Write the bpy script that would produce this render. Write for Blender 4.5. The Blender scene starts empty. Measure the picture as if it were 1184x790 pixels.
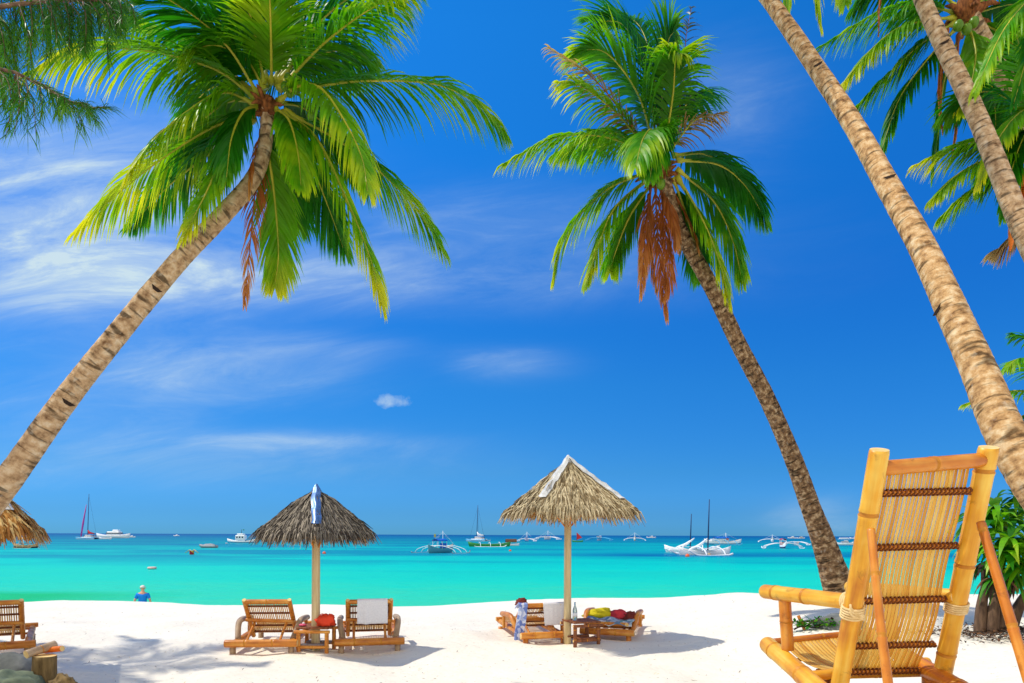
import bpy, math, random
from mathutils import Vector, Matrix, noise as mnoise
random.seed(7)
R = math.radians
C = bpy.context.scene.collection
sc = bpy.context.scene

# ------------------------------------------------------------------ camera
F, CX, CY = 789.0, 592.0, 618.5          # focal length and principal point in photograph pixels (1184 x 790)
CAM = Vector((0, 0, 1.6))
ROT = (Matrix.Rotation(R(90), 3, 'X') @ Matrix.Rotation(0.004, 3, 'Z'))
def at(px, py, Y):
    return CAM + ROT @ Vector(((px-CX)/F*Y, (CY-py)/F*Y, -Y))
cd = bpy.data.cameras.new('camera'); cam = bpy.data.objects.new('camera', cd); C.objects.link(cam)
cam.location = CAM; cam.rotation_mode = 'XYZ'; cam.rotation_euler = ROT.to_euler('XYZ')
cd.sensor_width = 36; cd.lens = F/1184*36; cd.shift_y = (CY-395)/1184
cd.clip_start = .05; cd.clip_end = 30000
sc.camera = cam

def ss(t):
    t = min(1, max(0, t)); return t*t*(3-2*t)
WATER = -1.8
def gz(x, y):
    z = .75*ss((6.8-y)/3.8) if y > 0 else .75
    z += .45*ss((x-2.2)/3)*(1-ss((y-13)/6))
    z -= .15*ss((2.5-x)/6)*ss((y-11)/4)
    yc = 16 + .5*math.sin(x*.35) + .25*math.sin(x*1.1+1)
    z -= 4.2*ss((y-yc)/22)
    if y < 30:
        k = .5 if y > 13 else 1
        z += k*(.016*math.sin(x*1.7+y*.9)+.013*math.sin(x*.8-y*1.6+2)+.010*math.sin(x*3.9+y*2.7))
        z += k*.05*(mnoise.noise(Vector((x*.9, y*.9, 3)))) + k*.022*(mnoise.noise(Vector((x*2.6, y*2.6, 9))))
    return z
def gpt(px, py, y0=4, y1=16):
    "the sand under a photograph pixel"
    Y = y0
    while Y < y1:
        p = at(px, py, Y)
        if p.z <= gz(p.x, p.y): return p
        Y += .02
    p = at(px, py, y1); return p

# ------------------------------------------------------------------ materials
def lin(c):
    return tuple(((v/255)/12.92 if v/255 <= .04045 else ((v/255+.055)/1.055)**2.4) for v in c)
def newmat(name):
    m = bpy.data.materials.new(name); m.use_nodes = True
    nt = m.node_tree; nt.nodes.clear()
    out = nt.nodes.new('ShaderNodeOutputMaterial')
    return m, nt, out
def N(nt, t, **kw):
    n = nt.nodes.new(t)
    for k, v in kw.items():
        if k.startswith('i_'):
            key = k[2:]; n.inputs[int(key) if key.isdigit() else key.replace('_', ' ')].default_value = v
        else: setattr(n, k, v)
    return n
def L(nt, a, b): nt.links.new(a, b)
def M2(nt, op, a, b=None, c=None, clamp=False):
    n = nt.nodes.new('ShaderNodeMath'); n.operation = op; n.use_clamp = clamp
    for i, v in enumerate((a, b, c)):
        if v is None: continue
        if isinstance(v, (int, float)): n.inputs[i].default_value = v
        else: nt.links.new(v, n.inputs[i])
    return n.outputs[0]
def ramp(nt, fac, stops, interp='LINEAR'):
    n = nt.nodes.new('ShaderNodeValToRGB'); cr = n.color_ramp; cr.interpolation = interp
    while len(cr.elements) < len(stops): cr.elements.new(.5)
    for e, (p, c) in zip(cr.elements, stops):
        e.position = p; e.color = (*c, 1)
    if fac is not None: nt.links.new(fac, n.inputs[0])
    return n.outputs[0]
def coords(nt, kind, scale):
    tc = N(nt, 'ShaderNodeTexCoord'); mp = N(nt, 'ShaderNodeMapping')
    mp.inputs['Scale'].default_value = scale
    L(nt, tc.outputs[kind], mp.inputs[0]); return mp.outputs[0]
MATS = {}
def pmat(name, stops, coord='Object', scale=(1,1,1), nscale=5, detail=5, rough=.6, bump=0, bscale=None, spec=.3, distort=0, trans=0, metal=0, nrough=.55, rnd=0):
    m, nt, out = newmat(name)
    v = coords(nt, coord, scale)
    nz = N(nt, 'ShaderNodeTexNoise'); nz.inputs['Scale'].default_value = nscale; nz.inputs['Detail'].default_value = detail
    nz.inputs['Distortion'].default_value = distort; nz.inputs['Roughness'].default_value = nrough
    L(nt, v, nz.inputs['Vector'])
    col = ramp(nt, nz.outputs['Fac'], stops)
    b = N(nt, 'ShaderNodeBsdfPrincipled'); b.inputs['Roughness'].default_value = rough
    b.inputs['Specular IOR Level'].default_value = spec; b.inputs['Metallic'].default_value = metal
    L(nt, col, b.inputs['Base Color'])
    if bump:
        n2 = nz
        if bscale:
            n2 = N(nt, 'ShaderNodeTexNoise'); n2.inputs['Scale'].default_value = bscale; n2.inputs['Detail'].default_value = 6
            L(nt, v, n2.inputs['Vector'])
        bp = N(nt, 'ShaderNodeBump'); bp.inputs['Strength'].default_value = bump; bp.inputs['Distance'].default_value = .02
        L(nt, n2.outputs['Fac'], bp.inputs['Height']); L(nt, bp.outputs[0], b.inputs['Normal'])
    sh = b.outputs[0]
    if trans:
        t = N(nt, 'ShaderNodeBsdfTranslucent'); L(nt, col, t.inputs[0])
        mx = N(nt, 'ShaderNodeMixShader'); mx.inputs[0].default_value = trans
        L(nt, sh, mx.inputs[1]); L(nt, t.outputs[0], mx.inputs[2]); sh = mx.outputs[0]
    L(nt, sh, out.inputs[0]); MATS[name] = m; return m
def flat(name, rgb, rough=.5, spec=.3, var=.12, nscale=8, metal=0, trans=0):
    c = lin(rgb); return pmat(name, [(.3, tuple(v*(1-var) for v in c)), (.7, tuple(min(1, v*(1+var)) for v in c))], nscale=nscale, rough=rough, spec=spec, metal=metal, trans=trans)

def leafmat(name, base, tip, trans=.45, tipstart=.55, var=.35):
    "green blade: colour varies from clump to clump and yellows towards the end of the frond (UV u) and leaflet (UV v)"
    m, nt, out = newmat(name)
    tc = N(nt, 'ShaderNodeTexCoord'); uv = N(nt, 'ShaderNodeSeparateXYZ'); L(nt, tc.outputs['UV'], uv.inputs[0])
    nz = N(nt, 'ShaderNodeTexNoise'); nz.inputs['Scale'].default_value = 2.2; nz.inputs['Detail'].default_value = 4
    L(nt, tc.outputs['Object'], nz.inputs['Vector'])
    u = M2(nt, 'MULTIPLY', uv.outputs[0], .7); w = M2(nt, 'MULTIPLY', uv.outputs[1], .35)
    f = M2(nt, 'ADD', u, w); f = M2(nt, 'ADD', f, M2(nt, 'MULTIPLY', M2(nt, 'SUBTRACT', nz.outputs['Fac'], .5), 1.6))
    f = M2(nt, 'SUBTRACT', f, tipstart-.35); f = M2(nt, 'DIVIDE', f, .8, clamp=True)
    b0 = lin(base); t0 = lin(tip)
    col = ramp(nt, f, [(0, tuple(v*(1-var) for v in b0)), (.4, b0), (1, t0)])
    b = N(nt, 'ShaderNodeBsdfPrincipled'); b.inputs['Roughness'].default_value = .42; b.inputs['Specular IOR Level'].default_value = .3
    L(nt, col, b.inputs['Base Color'])
    t = N(nt, 'ShaderNodeBsdfTranslucent')
    g = N(nt, 'ShaderNodeMixRGB', blend_type='MULTIPLY'); g.inputs[0].default_value = 1; g.inputs[2].default_value = (1.25, 1.15, .5, 1)
    L(nt, col, g.inputs[1]); L(nt, g.outputs[0], t.inputs[0])
    mx = N(nt, 'ShaderNodeMixShader'); mx.inputs[0].default_value = trans
    L(nt, b.outputs[0], mx.inputs[1]); L(nt, t.outputs[0], mx.inputs[2]); L(nt, mx.outputs[0], out.inputs[0])
    MATS[name] = m; return m

m_leaf = leafmat('palm_leaf', (88, 170, 12), (194, 216, 34), trans=.53, tipstart=.6)
m_leaf2 = leafmat('palm_leaf_yellowing', (114, 180, 14), (214, 218, 42), trans=.52, tipstart=.5)
m_leafd = leafmat('palm_leaf_deep', (44, 136, 16), (128, 190, 24), trans=.5, tipstart=.74)
m_dead = leafmat('palm_leaf_dead', (178, 100, 40), (214, 156, 84), trans=.35)
m_deadgrey = leafmat('palm_leaf_dry', (165, 130, 80), (205, 180, 130), trans=.3)
m_rach = pmat('frond_rib', [(.3, lin((120, 140, 20))), (.7, lin((205, 190, 60)))], nscale=3, rough=.45)
m_rachd = pmat('frond_rib_dry', [(.3, lin((120, 62, 25))), (.7, lin((170, 95, 45)))], nscale=3, rough=.7)
m_fibre = pmat('palm_fibre', [(.3, lin((80, 42, 18))), (.7, lin((165, 100, 50)))], scale=(1, 1, .3), nscale=30, rough=.9, bump=.6)
m_nut = pmat('green_coconut', [(.3, lin((66, 112, 16))), (.7, lin((112, 146, 32)))], nscale=6, rough=.35)
m_orange = pmat('orange_spathe', [(.3, lin((200, 90, 20))), (.7, lin((235, 130, 40)))], nscale=9, rough=.6)

def trunkmat(name, stops, ringdark=.45):
    m, nt, out = newmat(name)
    v = coords(nt, 'UV', (1, 1, 1))
    n1 = N(nt, 'ShaderNodeTexNoise'); n1.inputs['Scale'].default_value = 1; n1.inputs['Detail'].default_value = 7; n1.inputs['Roughness'].default_value = .65
    mp = N(nt, 'ShaderNodeMapping'); mp.inputs['Scale'].default_value = (6, 11, 1); L(nt, v, mp.inputs[0]); L(nt, mp.outputs[0], n1.inputs['Vector'])
    col = ramp(nt, n1.outputs['Fac'], stops)
    # ring scars: noise stretched round the trunk
    n2 = N(nt, 'ShaderNodeTexNoise'); n2.inputs['Scale'].default_value = 1; n2.inputs['Detail'].default_value = 4; n2.inputs['Distortion'].default_value = .4
    mp2 = N(nt, 'ShaderNodeMapping'); mp2.inputs['Scale'].default_value = (2.2, 17, 1); L(nt, v, mp2.inputs[0]); L(nt, mp2.outputs[0], n2.inputs['Vector'])
    k = ramp(nt, n2.outputs['Fac'], [(.36, (ringdark*.6,)*3), (.46, (1, 1, 1)), (.62, (1.0, 1.0, 1.0))])
    mx = N(nt, 'ShaderNodeMixRGB', blend_type='MULTIPLY'); mx.inputs[0].default_value = 1; L(nt, col, mx.inputs[1]); L(nt, k, mx.inputs[2])
    # pale lichen
    n3 = N(nt, 'ShaderNodeTexNoise'); n3.inputs['Scale'].default_value = 9; n3.inputs['Detail'].default_value = 5; L(nt, v, n3.inputs['Vector'])
    lf = ramp(nt, n3.outputs['Fac'], [(.60, (0, 0, 0)), (.74, (.45, .45, .45))])
    mx2 = N(nt, 'ShaderNodeMixRGB'); L(nt, lf, mx2.inputs[0]); L(nt, mx.outputs[0], mx2.inputs[1]); mx2.inputs[2].default_value = (*lin((205, 195, 175)), 1)
    b = N(nt, 'ShaderNodeBsdfPrincipled'); b.inputs['Roughness'].default_value = .85; b.inputs['Specular IOR Level'].default_value = .15
    L(nt, mx2.outputs[0], b.inputs['Base Color'])
    bp = N(nt, 'ShaderNodeBump'); bp.inputs['Strength'].default_value = .7; bp.inputs['Distance'].default_value = .015
    h = M2(nt, 'ADD', n2.outputs['Fac'], M2(nt, 'MULTIPLY', n1.outputs['Fac'], .6)); L(nt, h, bp.inputs['Height']); L(nt, bp.outputs[0], b.inputs['Normal'])
    L(nt, b.outputs[0], out.inputs[0]); MATS[name] = m; return m
m_trunk = trunkmat('palm_trunk', [(.3, lin((110, 78, 50))), (.5, lin((192, 158, 118))), (.7, lin((226, 204, 170)))])
m_trunk_dark = trunkmat('palm_trunk_dark', [(.32, lin((66, 50, 38))), (.5, lin((128, 98, 68))), (.66, lin((196, 168, 130)))], .4)
m_trunk_warm = trunkmat('palm_trunk_warm', [(.32, lin((112, 76, 46))), (.5, lin((198, 156, 104))), (.66, lin((228, 202, 158)))], .5)
m_notch = flat('notch_dark', (48, 34, 26), .9)

def bamboomat(name, c0, c1, c2, rough=.32):
    m, nt, out = newmat(name)
    v = coords(nt, 'UV', (1, 1, 1))
    n1 = N(nt, 'ShaderNodeTexNoise'); n1.inputs['Scale'].default_value = 1; n1.inputs['Detail'].default_value = 5
    mp = N(nt, 'ShaderNodeMapping'); mp.inputs['Scale'].default_value = (26, 2.4, 1); L(nt, v, mp.inputs[0]); L(nt, mp.outputs[0], n1.inputs['Vector'])
    n2 = N(nt, 'ShaderNodeTexNoise'); n2.inputs['Scale'].default_value = 4.5; n2.inputs['Detail'].default_value = 3; L(nt, v, n2.inputs['Vector'])
    f = M2(nt, 'ADD', M2(nt, 'MULTIPLY', n1.outputs['Fac'], .5), M2(nt, 'MULTIPLY', n2.outputs['Fac'], .5))
    col = ramp(nt, f, [(.36, lin(c0)), (.5, lin(c1)), (.64, lin(c2))])
    n3 = N(nt, 'ShaderNodeTexNoise'); n3.inputs['Scale'].default_value = 8; n3.inputs['Detail'].default_value = 8; n3.inputs['Distortion'].default_value = 1.2; n3.inputs['Roughness'].default_value = .65; L(nt, v, n3.inputs['Vector'])
    sf = ramp(nt, n3.outputs['Fac'], [(.58, (0, 0, 0)), (.72, (.6, .6, .6))])
    mx = N(nt, 'ShaderNodeMixRGB'); L(nt, sf, mx.inputs[0]); L(nt, col, mx.inputs[1]); mx.inputs[2].default_value = (*lin(tuple(int(x*.62) for x in c0)), 1)
    b = N(nt, 'ShaderNodeBsdfPrincipled'); b.inputs['Roughness'].default_value = rough; b.inputs['Specular IOR Level'].default_value = .45
    L(nt, mx.outputs[0], b.inputs['Base Color'])
    bp = N(nt, 'ShaderNodeBump'); bp.inputs['Strength'].default_value = .12; bp.inputs['Distance'].default_value = .005; L(nt, n1.outputs['Fac'], bp.inputs['Height']); L(nt, bp.outputs[0], b.inputs['Normal'])
    L(nt, b.outputs[0], out.inputs[0]); MATS[name] = m; return m
m_bam = bamboomat('bamboo_yellow', (200, 122, 26), (230, 166, 40), (242, 200, 84), .42)
m_bam2 = bamboomat('bamboo_amber', (165, 84, 18), (205, 122, 30), (226, 158, 60))
m_bamw = bamboomat('bamboo_small', (170, 92, 28), (208, 130, 42), (228, 165, 75), .4)
m_bamg = bamboomat('bamboo_grey', (140, 112, 86), (176, 148, 116), (205, 182, 152), .6)
m_node = pmat('bamboo_node', [(.3, lin((176, 106, 26))), (.7, lin((214, 146, 44)))], nscale=12, rough=.5)
m_cut = pmat('bamboo_cut', [(.3, lin((225, 180, 105))), (.7, lin((245, 215, 150)))], nscale=20, rough=.7)
def slatmat():
    "split bamboo: every strip its own tone (UV u numbers the strips), faint grain along it"
    m, nt, out = newmat('bamboo_slat'); tc = N(nt, 'ShaderNodeTexCoord'); sp = N(nt, 'ShaderNodeSeparateXYZ'); L(nt, tc.outputs['UV'], sp.inputs[0])
    wn = N(nt, 'ShaderNodeTexWhiteNoise'); wn.noise_dimensions = '1D'; L(nt, M2(nt, 'ROUND', sp.outputs[0]), wn.inputs['W'])
    nz = N(nt, 'ShaderNodeTexNoise'); nz.inputs['Scale'].default_value = 7; nz.inputs['Detail'].default_value = 3; L(nt, tc.outputs['Object'], nz.inputs['Vector'])
    f = M2(nt, 'ADD', M2(nt, 'MULTIPLY', wn.outputs['Value'], .55), M2(nt, 'MULTIPLY', nz.outputs['Fac'], .45))
    col = ramp(nt, f, [(.15, lin((232, 178, 70))), (.5, lin((248, 208, 100))), (.85, lin((254, 230, 146)))])
    b = N(nt, 'ShaderNodeBsdfPrincipled'); b.inputs['Roughness'].default_value = .45; L(nt, col, b.inputs['Base Color'])
    t = N(nt, 'ShaderNodeBsdfTranslucent'); L(nt, col, t.inputs[0]); mx = N(nt, 'ShaderNodeMixShader'); mx.inputs[0].default_value = .5
    L(nt, b.outputs[0], mx.inputs[1]); L(nt, t.outputs[0], mx.inputs[2]); L(nt, mx.outputs[0], out.inputs[0]); return m
m_slat = slatmat()
m_slatw = pmat('bamboo_slat_small', [(.25, lin((196, 140, 70))), (.75, lin((235, 196, 125)))], scale=(9, 9, 1.5), nscale=4, rough=.55, trans=.3)
m_twine = pmat('twine_brown', [(.3, lin((88, 44, 20))), (.7, lin((146, 84, 40)))], nscale=40, rough=.8)
m_cord = pmat('twine_cream', [(.3, lin((215, 180, 115))), (.7, lin((242, 215, 160)))], nscale=40, rough=.7)
m_wood = pmat('table_wood', [(.3, lin((98, 56, 34))), (.7, lin((160, 100, 62)))], scale=(6, 1, 1), nscale=6, rough=.7)
m_woodgrey = pmat('table_grey', [(.3, lin((105, 100, 108))), (.7, lin((150, 140, 140)))], scale=(6, 1, 1), nscale=6, rough=.8)
m_pole = pmat('pole_pale', [(.3, lin((196, 170, 120))), (.7, lin((226, 206, 160)))], scale=(6, 6, .6), nscale=5, rough=.6)
m_poleg = pmat('pole_lower', [(.3, lin((140, 130, 100))), (.7, lin((190, 178, 140)))], scale=(6, 6, .8), nscale=5, rough=.7)
m_metal = pmat('ridge_metal', [(.3, lin((70, 108, 160))), (.7, lin((118, 150, 196)))], nscale=7, rough=.35, spec=.5, metal=.35)  # bluish base colour stands in for the sky reflected in the metal
m_metalw = pmat('ridge_white', [(.3, lin((176, 174, 168))), (.5, lin((214, 213, 208))), (.7, lin((234, 233, 230)))], nscale=7, rough=.4, spec=.4)
TH_GREY = [flat('thatch_grey_%d' % i, c, .9, .1, .25, 20) for i, c in enumerate([(98, 90, 80), (130, 120, 106), (156, 144, 126), (70, 62, 54)])]
TH_TAN = [flat('thatch_tan_%d' % i, c, .9, .1, .25, 20) for i, c in enumerate([(160, 140, 106), (188, 170, 132), (132, 112, 80), (206, 188, 150)])]
TH_GOLD = [flat('thatch_gold_%d' % i, c, .9, .1, .25, 20) for i, c in enumerate([(186, 130, 66), (214, 160, 90), (150, 100, 50), (228, 190, 125)])]
m_towel = pmat('towel_white', [(.3, lin((226, 226, 232))), (.7, lin((240, 240, 244)))], nscale=60, rough=.95, bump=.4, spec=.05)
def patt(name, cols, scale):
    m, nt, out = newmat(name); v = coords(nt, 'Object', (1, 1, 1))
    vo = N(nt, 'ShaderNodeTexVoronoi'); vo.inputs['Scale'].default_value = scale; L(nt, v, vo.inputs['Vector'])
    sp = N(nt, 'ShaderNodeSeparateColor'); L(nt, vo.outputs['Color'], sp.inputs[0])
    n = len(cols); col = ramp(nt, sp.outputs[0], [(i/n, lin(c)) for i, c in enumerate(cols)], 'CONSTANT')
    b = N(nt, 'ShaderNodeBsdfPrincipled'); b.inputs['Roughness'].default_value = .9; L(nt, col, b.inputs['Base Color']); L(nt, b.outputs[0], out.inputs[0]); return m
m_batik = patt('towel_batik', [(96, 128, 158), (160, 178, 192), (205, 212, 212), (100, 148, 150), (140, 124, 146)], 14)
m_blueprint = patt('towel_blue_print', [(130, 152, 215), (176, 192, 232), (215, 222, 242), (108, 130, 200)], 18)
m_yel = flat('cloth_yellow', (205, 190, 30), .9); m_red = flat('cloth_red', (205, 60, 72), .9); m_mar = flat('cloth_maroon', (120, 50, 40), .9)
m_bag = flat('bag_orange', (235, 70, 35), .6)
def glassmat(name, rgb):
    m, nt, out = newmat(name); b = N(nt, 'ShaderNodeBsdfPrincipled'); b.inputs['Base Color'].default_value = (*lin(rgb), 1)
    b.inputs['Roughness'].default_value = .08; b.inputs['Transmission Weight'].default_value = .75; L(nt, b.outputs[0], out.inputs[0]); return m
m_glass = glassmat('bottle_glass', (205, 225, 225))
m_label = flat('bottle_label', (235, 240, 245)); m_pink = flat('pink_plastic', (220, 90, 120))
m_rock = pmat('rock_grey', [(.3, lin((80, 84, 82))), (.5, lin((118, 120, 116))), (.7, lin((160, 160, 154)))], nscale=3, rough=.9, bump=.8, bscale=9)
m_stump = pmat('stump_brown', [(.3, lin((84, 66, 38))), (.7, lin((150, 124, 80)))], scale=(5, 5, 1), nscale=4, rough=.9, bump=.8)
m_moss = pmat('moss', [(.3, lin((82, 96, 84))), (.7, lin((128, 138, 112)))], nscale=9, rough=.95, bump=.5)
m_needle = leafmat('casuarina_needle', (66, 130, 26), (130, 176, 44), trans=.45)
m_bark = pmat('casuarina_bark', [(.3, lin((70, 52, 40))), (.7, lin((128, 100, 76)))], scale=(4, 4, 1), nscale=6, rough=.9, bump=.6)
m_shrub = leafmat('shrub_leaf', (116, 190, 24), (212, 228, 72), trans=.5, tipstart=.5)
m_shrubd = leafmat('shrub_leaf_dark', (56, 146, 26), (134, 192, 36), trans=.5, tipstart=.7)
m_litter = flat('dry_litter', (110, 74, 46), .9, var=.4, nscale=20)
m_litter2 = flat('dry_litter_dark', (58, 44, 34), .9, var=.4, nscale=20)
m_skin = flat('skin', (222, 160, 130), .6); m_shirt = flat('shirt_blue', (24, 130, 225), .9); m_short = flat('shorts_navy', (38, 60, 105), .9)
m_hair = flat('hair_white', (228, 218, 210), .9)
BW = flat('boat_white', (236, 238, 240), .4); BB = flat('boat_blue', (30, 105, 205), .5); BC = flat('boat_cyan', (80, 175, 215), .5)
BG = flat('boat_green', (52, 140, 70), .5); BD = flat('boat_dark', (58, 62, 66), .6); BR = flat('boat_red', (200, 44, 50), .5)
BY = flat('boat_yellow', (228, 196, 62), .5); BT = flat('boat_tan', (190, 160, 118), .6); BN = flat('boat_navy', (34, 62, 104), .5); BO = flat('buoy_orange', (240, 108, 70), .5)
BP = flat('boat_pink', (205, 84, 168), .6); BBR = flat('boat_brown', (108, 72, 46), .7); BTE = flat('boat_teal', (64, 160, 150), .5); BGR = flat('boat_grey', (150, 156, 160), .6)
m_win = flat('window_dark', (36, 48, 62), .2, .5)

# ------------------------------------------------------------------ mesh builder
class MB:
    def __init__(s): s.v = []; s.f = []; s.m = []; s.uv = []; s.mats = []; s.sm = []
    def mi(s, mat):
        if mat not in s.mats: s.mats.append(mat)
        return s.mats.index(mat)
    def face(s, idx, mat, uvs=None, smooth=False):
        s.f.append(tuple(idx)); s.m.append(s.mi(mat)); s.uv.append(uvs or [(0, 0)]*len(idx)); s.sm.append(smooth)
    def box(s, c, size, mat, rot=None, bev=0):
        c = Vector(c); hx, hy, hz = (d/2 for d in size)
        base = len(s.v)
        if bev <= 0:
            pts = [(sx*hx, sy*hy, sz*hz) for sz in (-1, 1) for sx, sy in ((-1, -1), (1, -1), (1, 1), (-1, 1))]
            fs = [(0, 3, 2, 1), (4, 5, 6, 7), (0, 1, 5, 4), (1, 2, 6, 5), (2, 3, 7, 6), (3, 0, 4, 7)]
        else:
            b = min(bev, hx*.9, hy*.9, hz*.9); pts = []
            for z, k in ((-hz, b), (-hz+b, 0), (hz-b, 0), (hz, b)):
                X, Y = hx-k, hy-k
                q = b if k == 0 else b*.6
                pts += [(-X+q, -Y, z), (X-q, -Y, z), (X, -Y+q, z), (X, Y-q, z), (X-q, Y, z), (-X+q, Y, z), (-X, Y-q, z), (-X, -Y+q, z)]
            fs = [tuple(reversed(range(8))), tuple(range(24, 32))]
            for r in range(3):
                for i in range(8): fs.append((r*8+i, r*8+(i+1) % 8, (r+1)*8+(i+1) % 8, (r+1)*8+i))
        for p in pts:
            p = Vector(p)
            if rot: p = rot @ p
            s.v.append(c+p)
        for f in fs:
            s.face([base+i for i in f], mat, [(s.v[base+i].x, s.v[base+i].z+s.v[base+i].y) for i in f])
    def tube(s, pts, rad, mat, seg=10, cap=True, capmat=None, nodes=None, nodemat=None, voff=0, squash=1):
        "pts: points; rad: a number or a radius per point; UV = metres round and along"
        pts = [Vector(p) for p in pts]; n = len(pts)
        if isinstance(rad, (int, float)): rad = [rad]*n
        T = []
        for i in range(n):
            a = pts[max(0, i-1)]; b = pts[min(n-1, i+1)]; d = b-a
            T.append(d.normalized() if d.length > 1e-9 else Vector((0, 0, 1)))
        up = Vector((0, 0, 1)) if abs(T[0].z) < .9 else Vector((0, 1, 0))
        X = (up - T[0]*up.dot(T[0])).normalized()
        base = len(s.v); d = voff; ds = []
        for i in range(n):
            if i: d += (pts[i]-pts[i-1]).length
            ds.append(d)
            X = (X - T[i]*X.dot(T[i])); X = X.normalized() if X.length > 1e-6 else T[i].orthogonal().normalized()
            Y = T[i].cross(X)
            for k in range(seg):
                a = 2*math.pi*k/seg
                s.v.append(pts[i] + X*(math.cos(a)*rad[i]) + Y*(math.sin(a)*rad[i]*squash))
        circ = 2*math.pi*max(rad)
        for i in range(n-1):
            mm = nodemat if (nodes and i in nodes) else mat
            for k in range(seg):
                k2 = (k+1) % seg
                u0, u1 = k/seg*circ, (k+1)/seg*circ
                s.face((base+i*seg+k, base+i*seg+k2, base+(i+1)*seg+k2, base+(i+1)*seg+k), mm, [(u0, ds[i]), (u1, ds[i]), (u1, ds[i+1]), (u0, ds[i+1])], True)
        if cap:
            cm = capmat or mat
            for ring, rev in ((0, True), (n-1, False)):
                if rad[ring] > 1e-4:
                    ids = [base+ring*seg+k for k in range(seg)]
                    s.face(ids[::-1] if rev else ids, cm, [(s.v[q].x, s.v[q].z) for q in ids])
    def bamboo(s, a, b, r, mat, seg=14, nodes=(.3, .72), bend=0, nodemat=None, voff=None, taper=0, capmat=None):
        "a bamboo culm: raised nodes, slight taper and bend, cut ends"
        a = Vector(a); b = Vector(b); ln = (b-a).length
        ts = {0.0, 1.0, .012, .988}
        w = min(.03, .018/ln)
        for t in nodes: ts |= {t-w*1.5, t-w*.55, t-w*.2, t+w*.2, t+w*.55, t+w*1.5}
        for i in range(1, 8): ts.add(i/8)
        ts = sorted(t for t in ts if 0 <= t <= 1)
        side = (b-a).cross(Vector((0, 0, 1)));
        side = side.normalized() if side.length > 1e-5 else Vector((1, 0, 0))
        P = []; RR = []; nd = set()
        for i, t in enumerate(ts):
            P.append(a.lerp(b, t) + side*(bend*math.sin(math.pi*t)))
            k = 1 - taper*t
            for q in nodes:
                dd = abs(t-q)/w
                if dd < .3: k *= .965
                elif dd < .8: k *= 1.07
            if t < .003 or t > .997: k *= .94
            RR.append(r*k)
        for i in range(len(ts)-1):
            mid = (ts[i]+ts[i+1])/2
            if any(abs(mid-q) < w*.56 for q in nodes): nd.add(i)
        s.tube(P, RR, mat, seg, True, capmat or m_cut, nd, nodemat or m_node, random.random()*9 if voff is None else voff)
    def strip(s, pts, ws, wv, mat, uvs=None, u=0):
        "a ribbon along pts with half widths ws across wv"
        base = len(s.v); n = len(pts)
        for p, w, q in zip(pts, ws, wv):
            s.v.append(p - q*w); s.v.append(p + q*w)
        for i in range(n-1):
            v0, v1 = i/(n-1), (i+1)/(n-1)
            if ws[i+1] < 1e-5: s.face((base+2*i, base+2*i+1, base+2*i+2), mat, [(u, v0), (u, v0), (u, v1)], True)
            else: s.face((base+2*i, base+2*i+1, base+2*i+3, base+2*i+2), mat, [(u, v0), (u, v0), (u, v1), (u, v1)], True)
    def lathe(s, prof, c, mat, seg=20, axis=None):
        "profile of (radius, height) turned round the vertical at c"
        c = Vector(c); base = len(s.v); n = len(prof)
        rot = axis or Matrix.Identity(3)
        for r, z in prof:
            for k in range(seg):
                a = 2*math.pi*k/seg; s.v.append(c + rot @ Vector((r*math.cos(a), r*math.sin(a), z)))
        for i in range(n-1):
            for k in range(seg):
                k2 = (k+1) % seg
                s.face((base+i*seg+k, base+i*seg+k2, base+(i+1)*seg+k2, base+(i+1)*seg+k), mat, None, True)
        s.face([base+k for k in range(seg)][::-1], mat); s.face([base+(n-1)*seg+k for k in range(seg)], mat)
    def grid(s, fn, nu, nv, mat, closed_u=False):
        base = len(s.v)
        for j in range(nv+1):
            for i in range(nu+1): s.v.append(Vector(fn(i/nu, j/nv)))
        for j in range(nv):
            for i in range(nu):
                a = base+j*(nu+1)+i
                s.face((a, a+1, a+nu+2, a+nu+1), mat, [(i/nu, j/nv), ((i+1)/nu, j/nv), ((i+1)/nu, (j+1)/nv), (i/nu, (j+1)/nv)], True)
    def blob(s, c, rx, ry, rz, mat, seg=14, rings=9, rough=0, fr=2, seed=0, flatz=None):
        c = Vector(c); base = len(s.v)
        for j in range(rings+1):
            th = math.pi*j/rings
            for k in range(seg):
                a = 2*math.pi*k/seg; d = Vector((math.sin(th)*math.cos(a), math.sin(th)*math.sin(a), math.cos(th)))
                k1 = 1 + rough*mnoise.noise(d*fr + Vector((seed, seed*2, 0))) if rough else 1
                p = Vector((d.x*rx*k1, d.y*ry*k1, d.z*rz*k1))
                if flatz is not None and p.z < flatz: p.z = flatz
                s.v.append(c+p)
        for j in range(rings):
            for k in range(seg):
                k2 = (k+1) % seg
                s.face((base+j*seg+k, base+(j+1)*seg+k, base+(j+1)*seg+k2, base+j*seg+k2), mat, None, True)
    def build(s, name, parent=None, origin=None):
        me = bpy.data.meshes.new(name)
        o0 = Vector(origin) if origin is not None else (Vector(parent['_o']) if parent is not None and '_o' in parent else Vector((0, 0, 0)))
        me.from_pydata([tuple(v-o0) for v in s.v], [], s.f)
        for m in s.mats: me.materials.append(m)
        me.polygons.foreach_set('material_index', s.m); me.polygons.foreach_set('use_smooth', s.sm)
        ul = me.uv_layers.new(name='UVMap'); flatuv = [c for f in s.uv for p in f for c in p]; ul.data.foreach_set('uv', flatuv)
        me.update()
        o = bpy.data.objects.new(name, me); C.objects.link(o); o['_o'] = tuple(o0)
        if parent is not None: o.parent = parent
        elif origin is not None: o.location = o0
        return o

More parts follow.
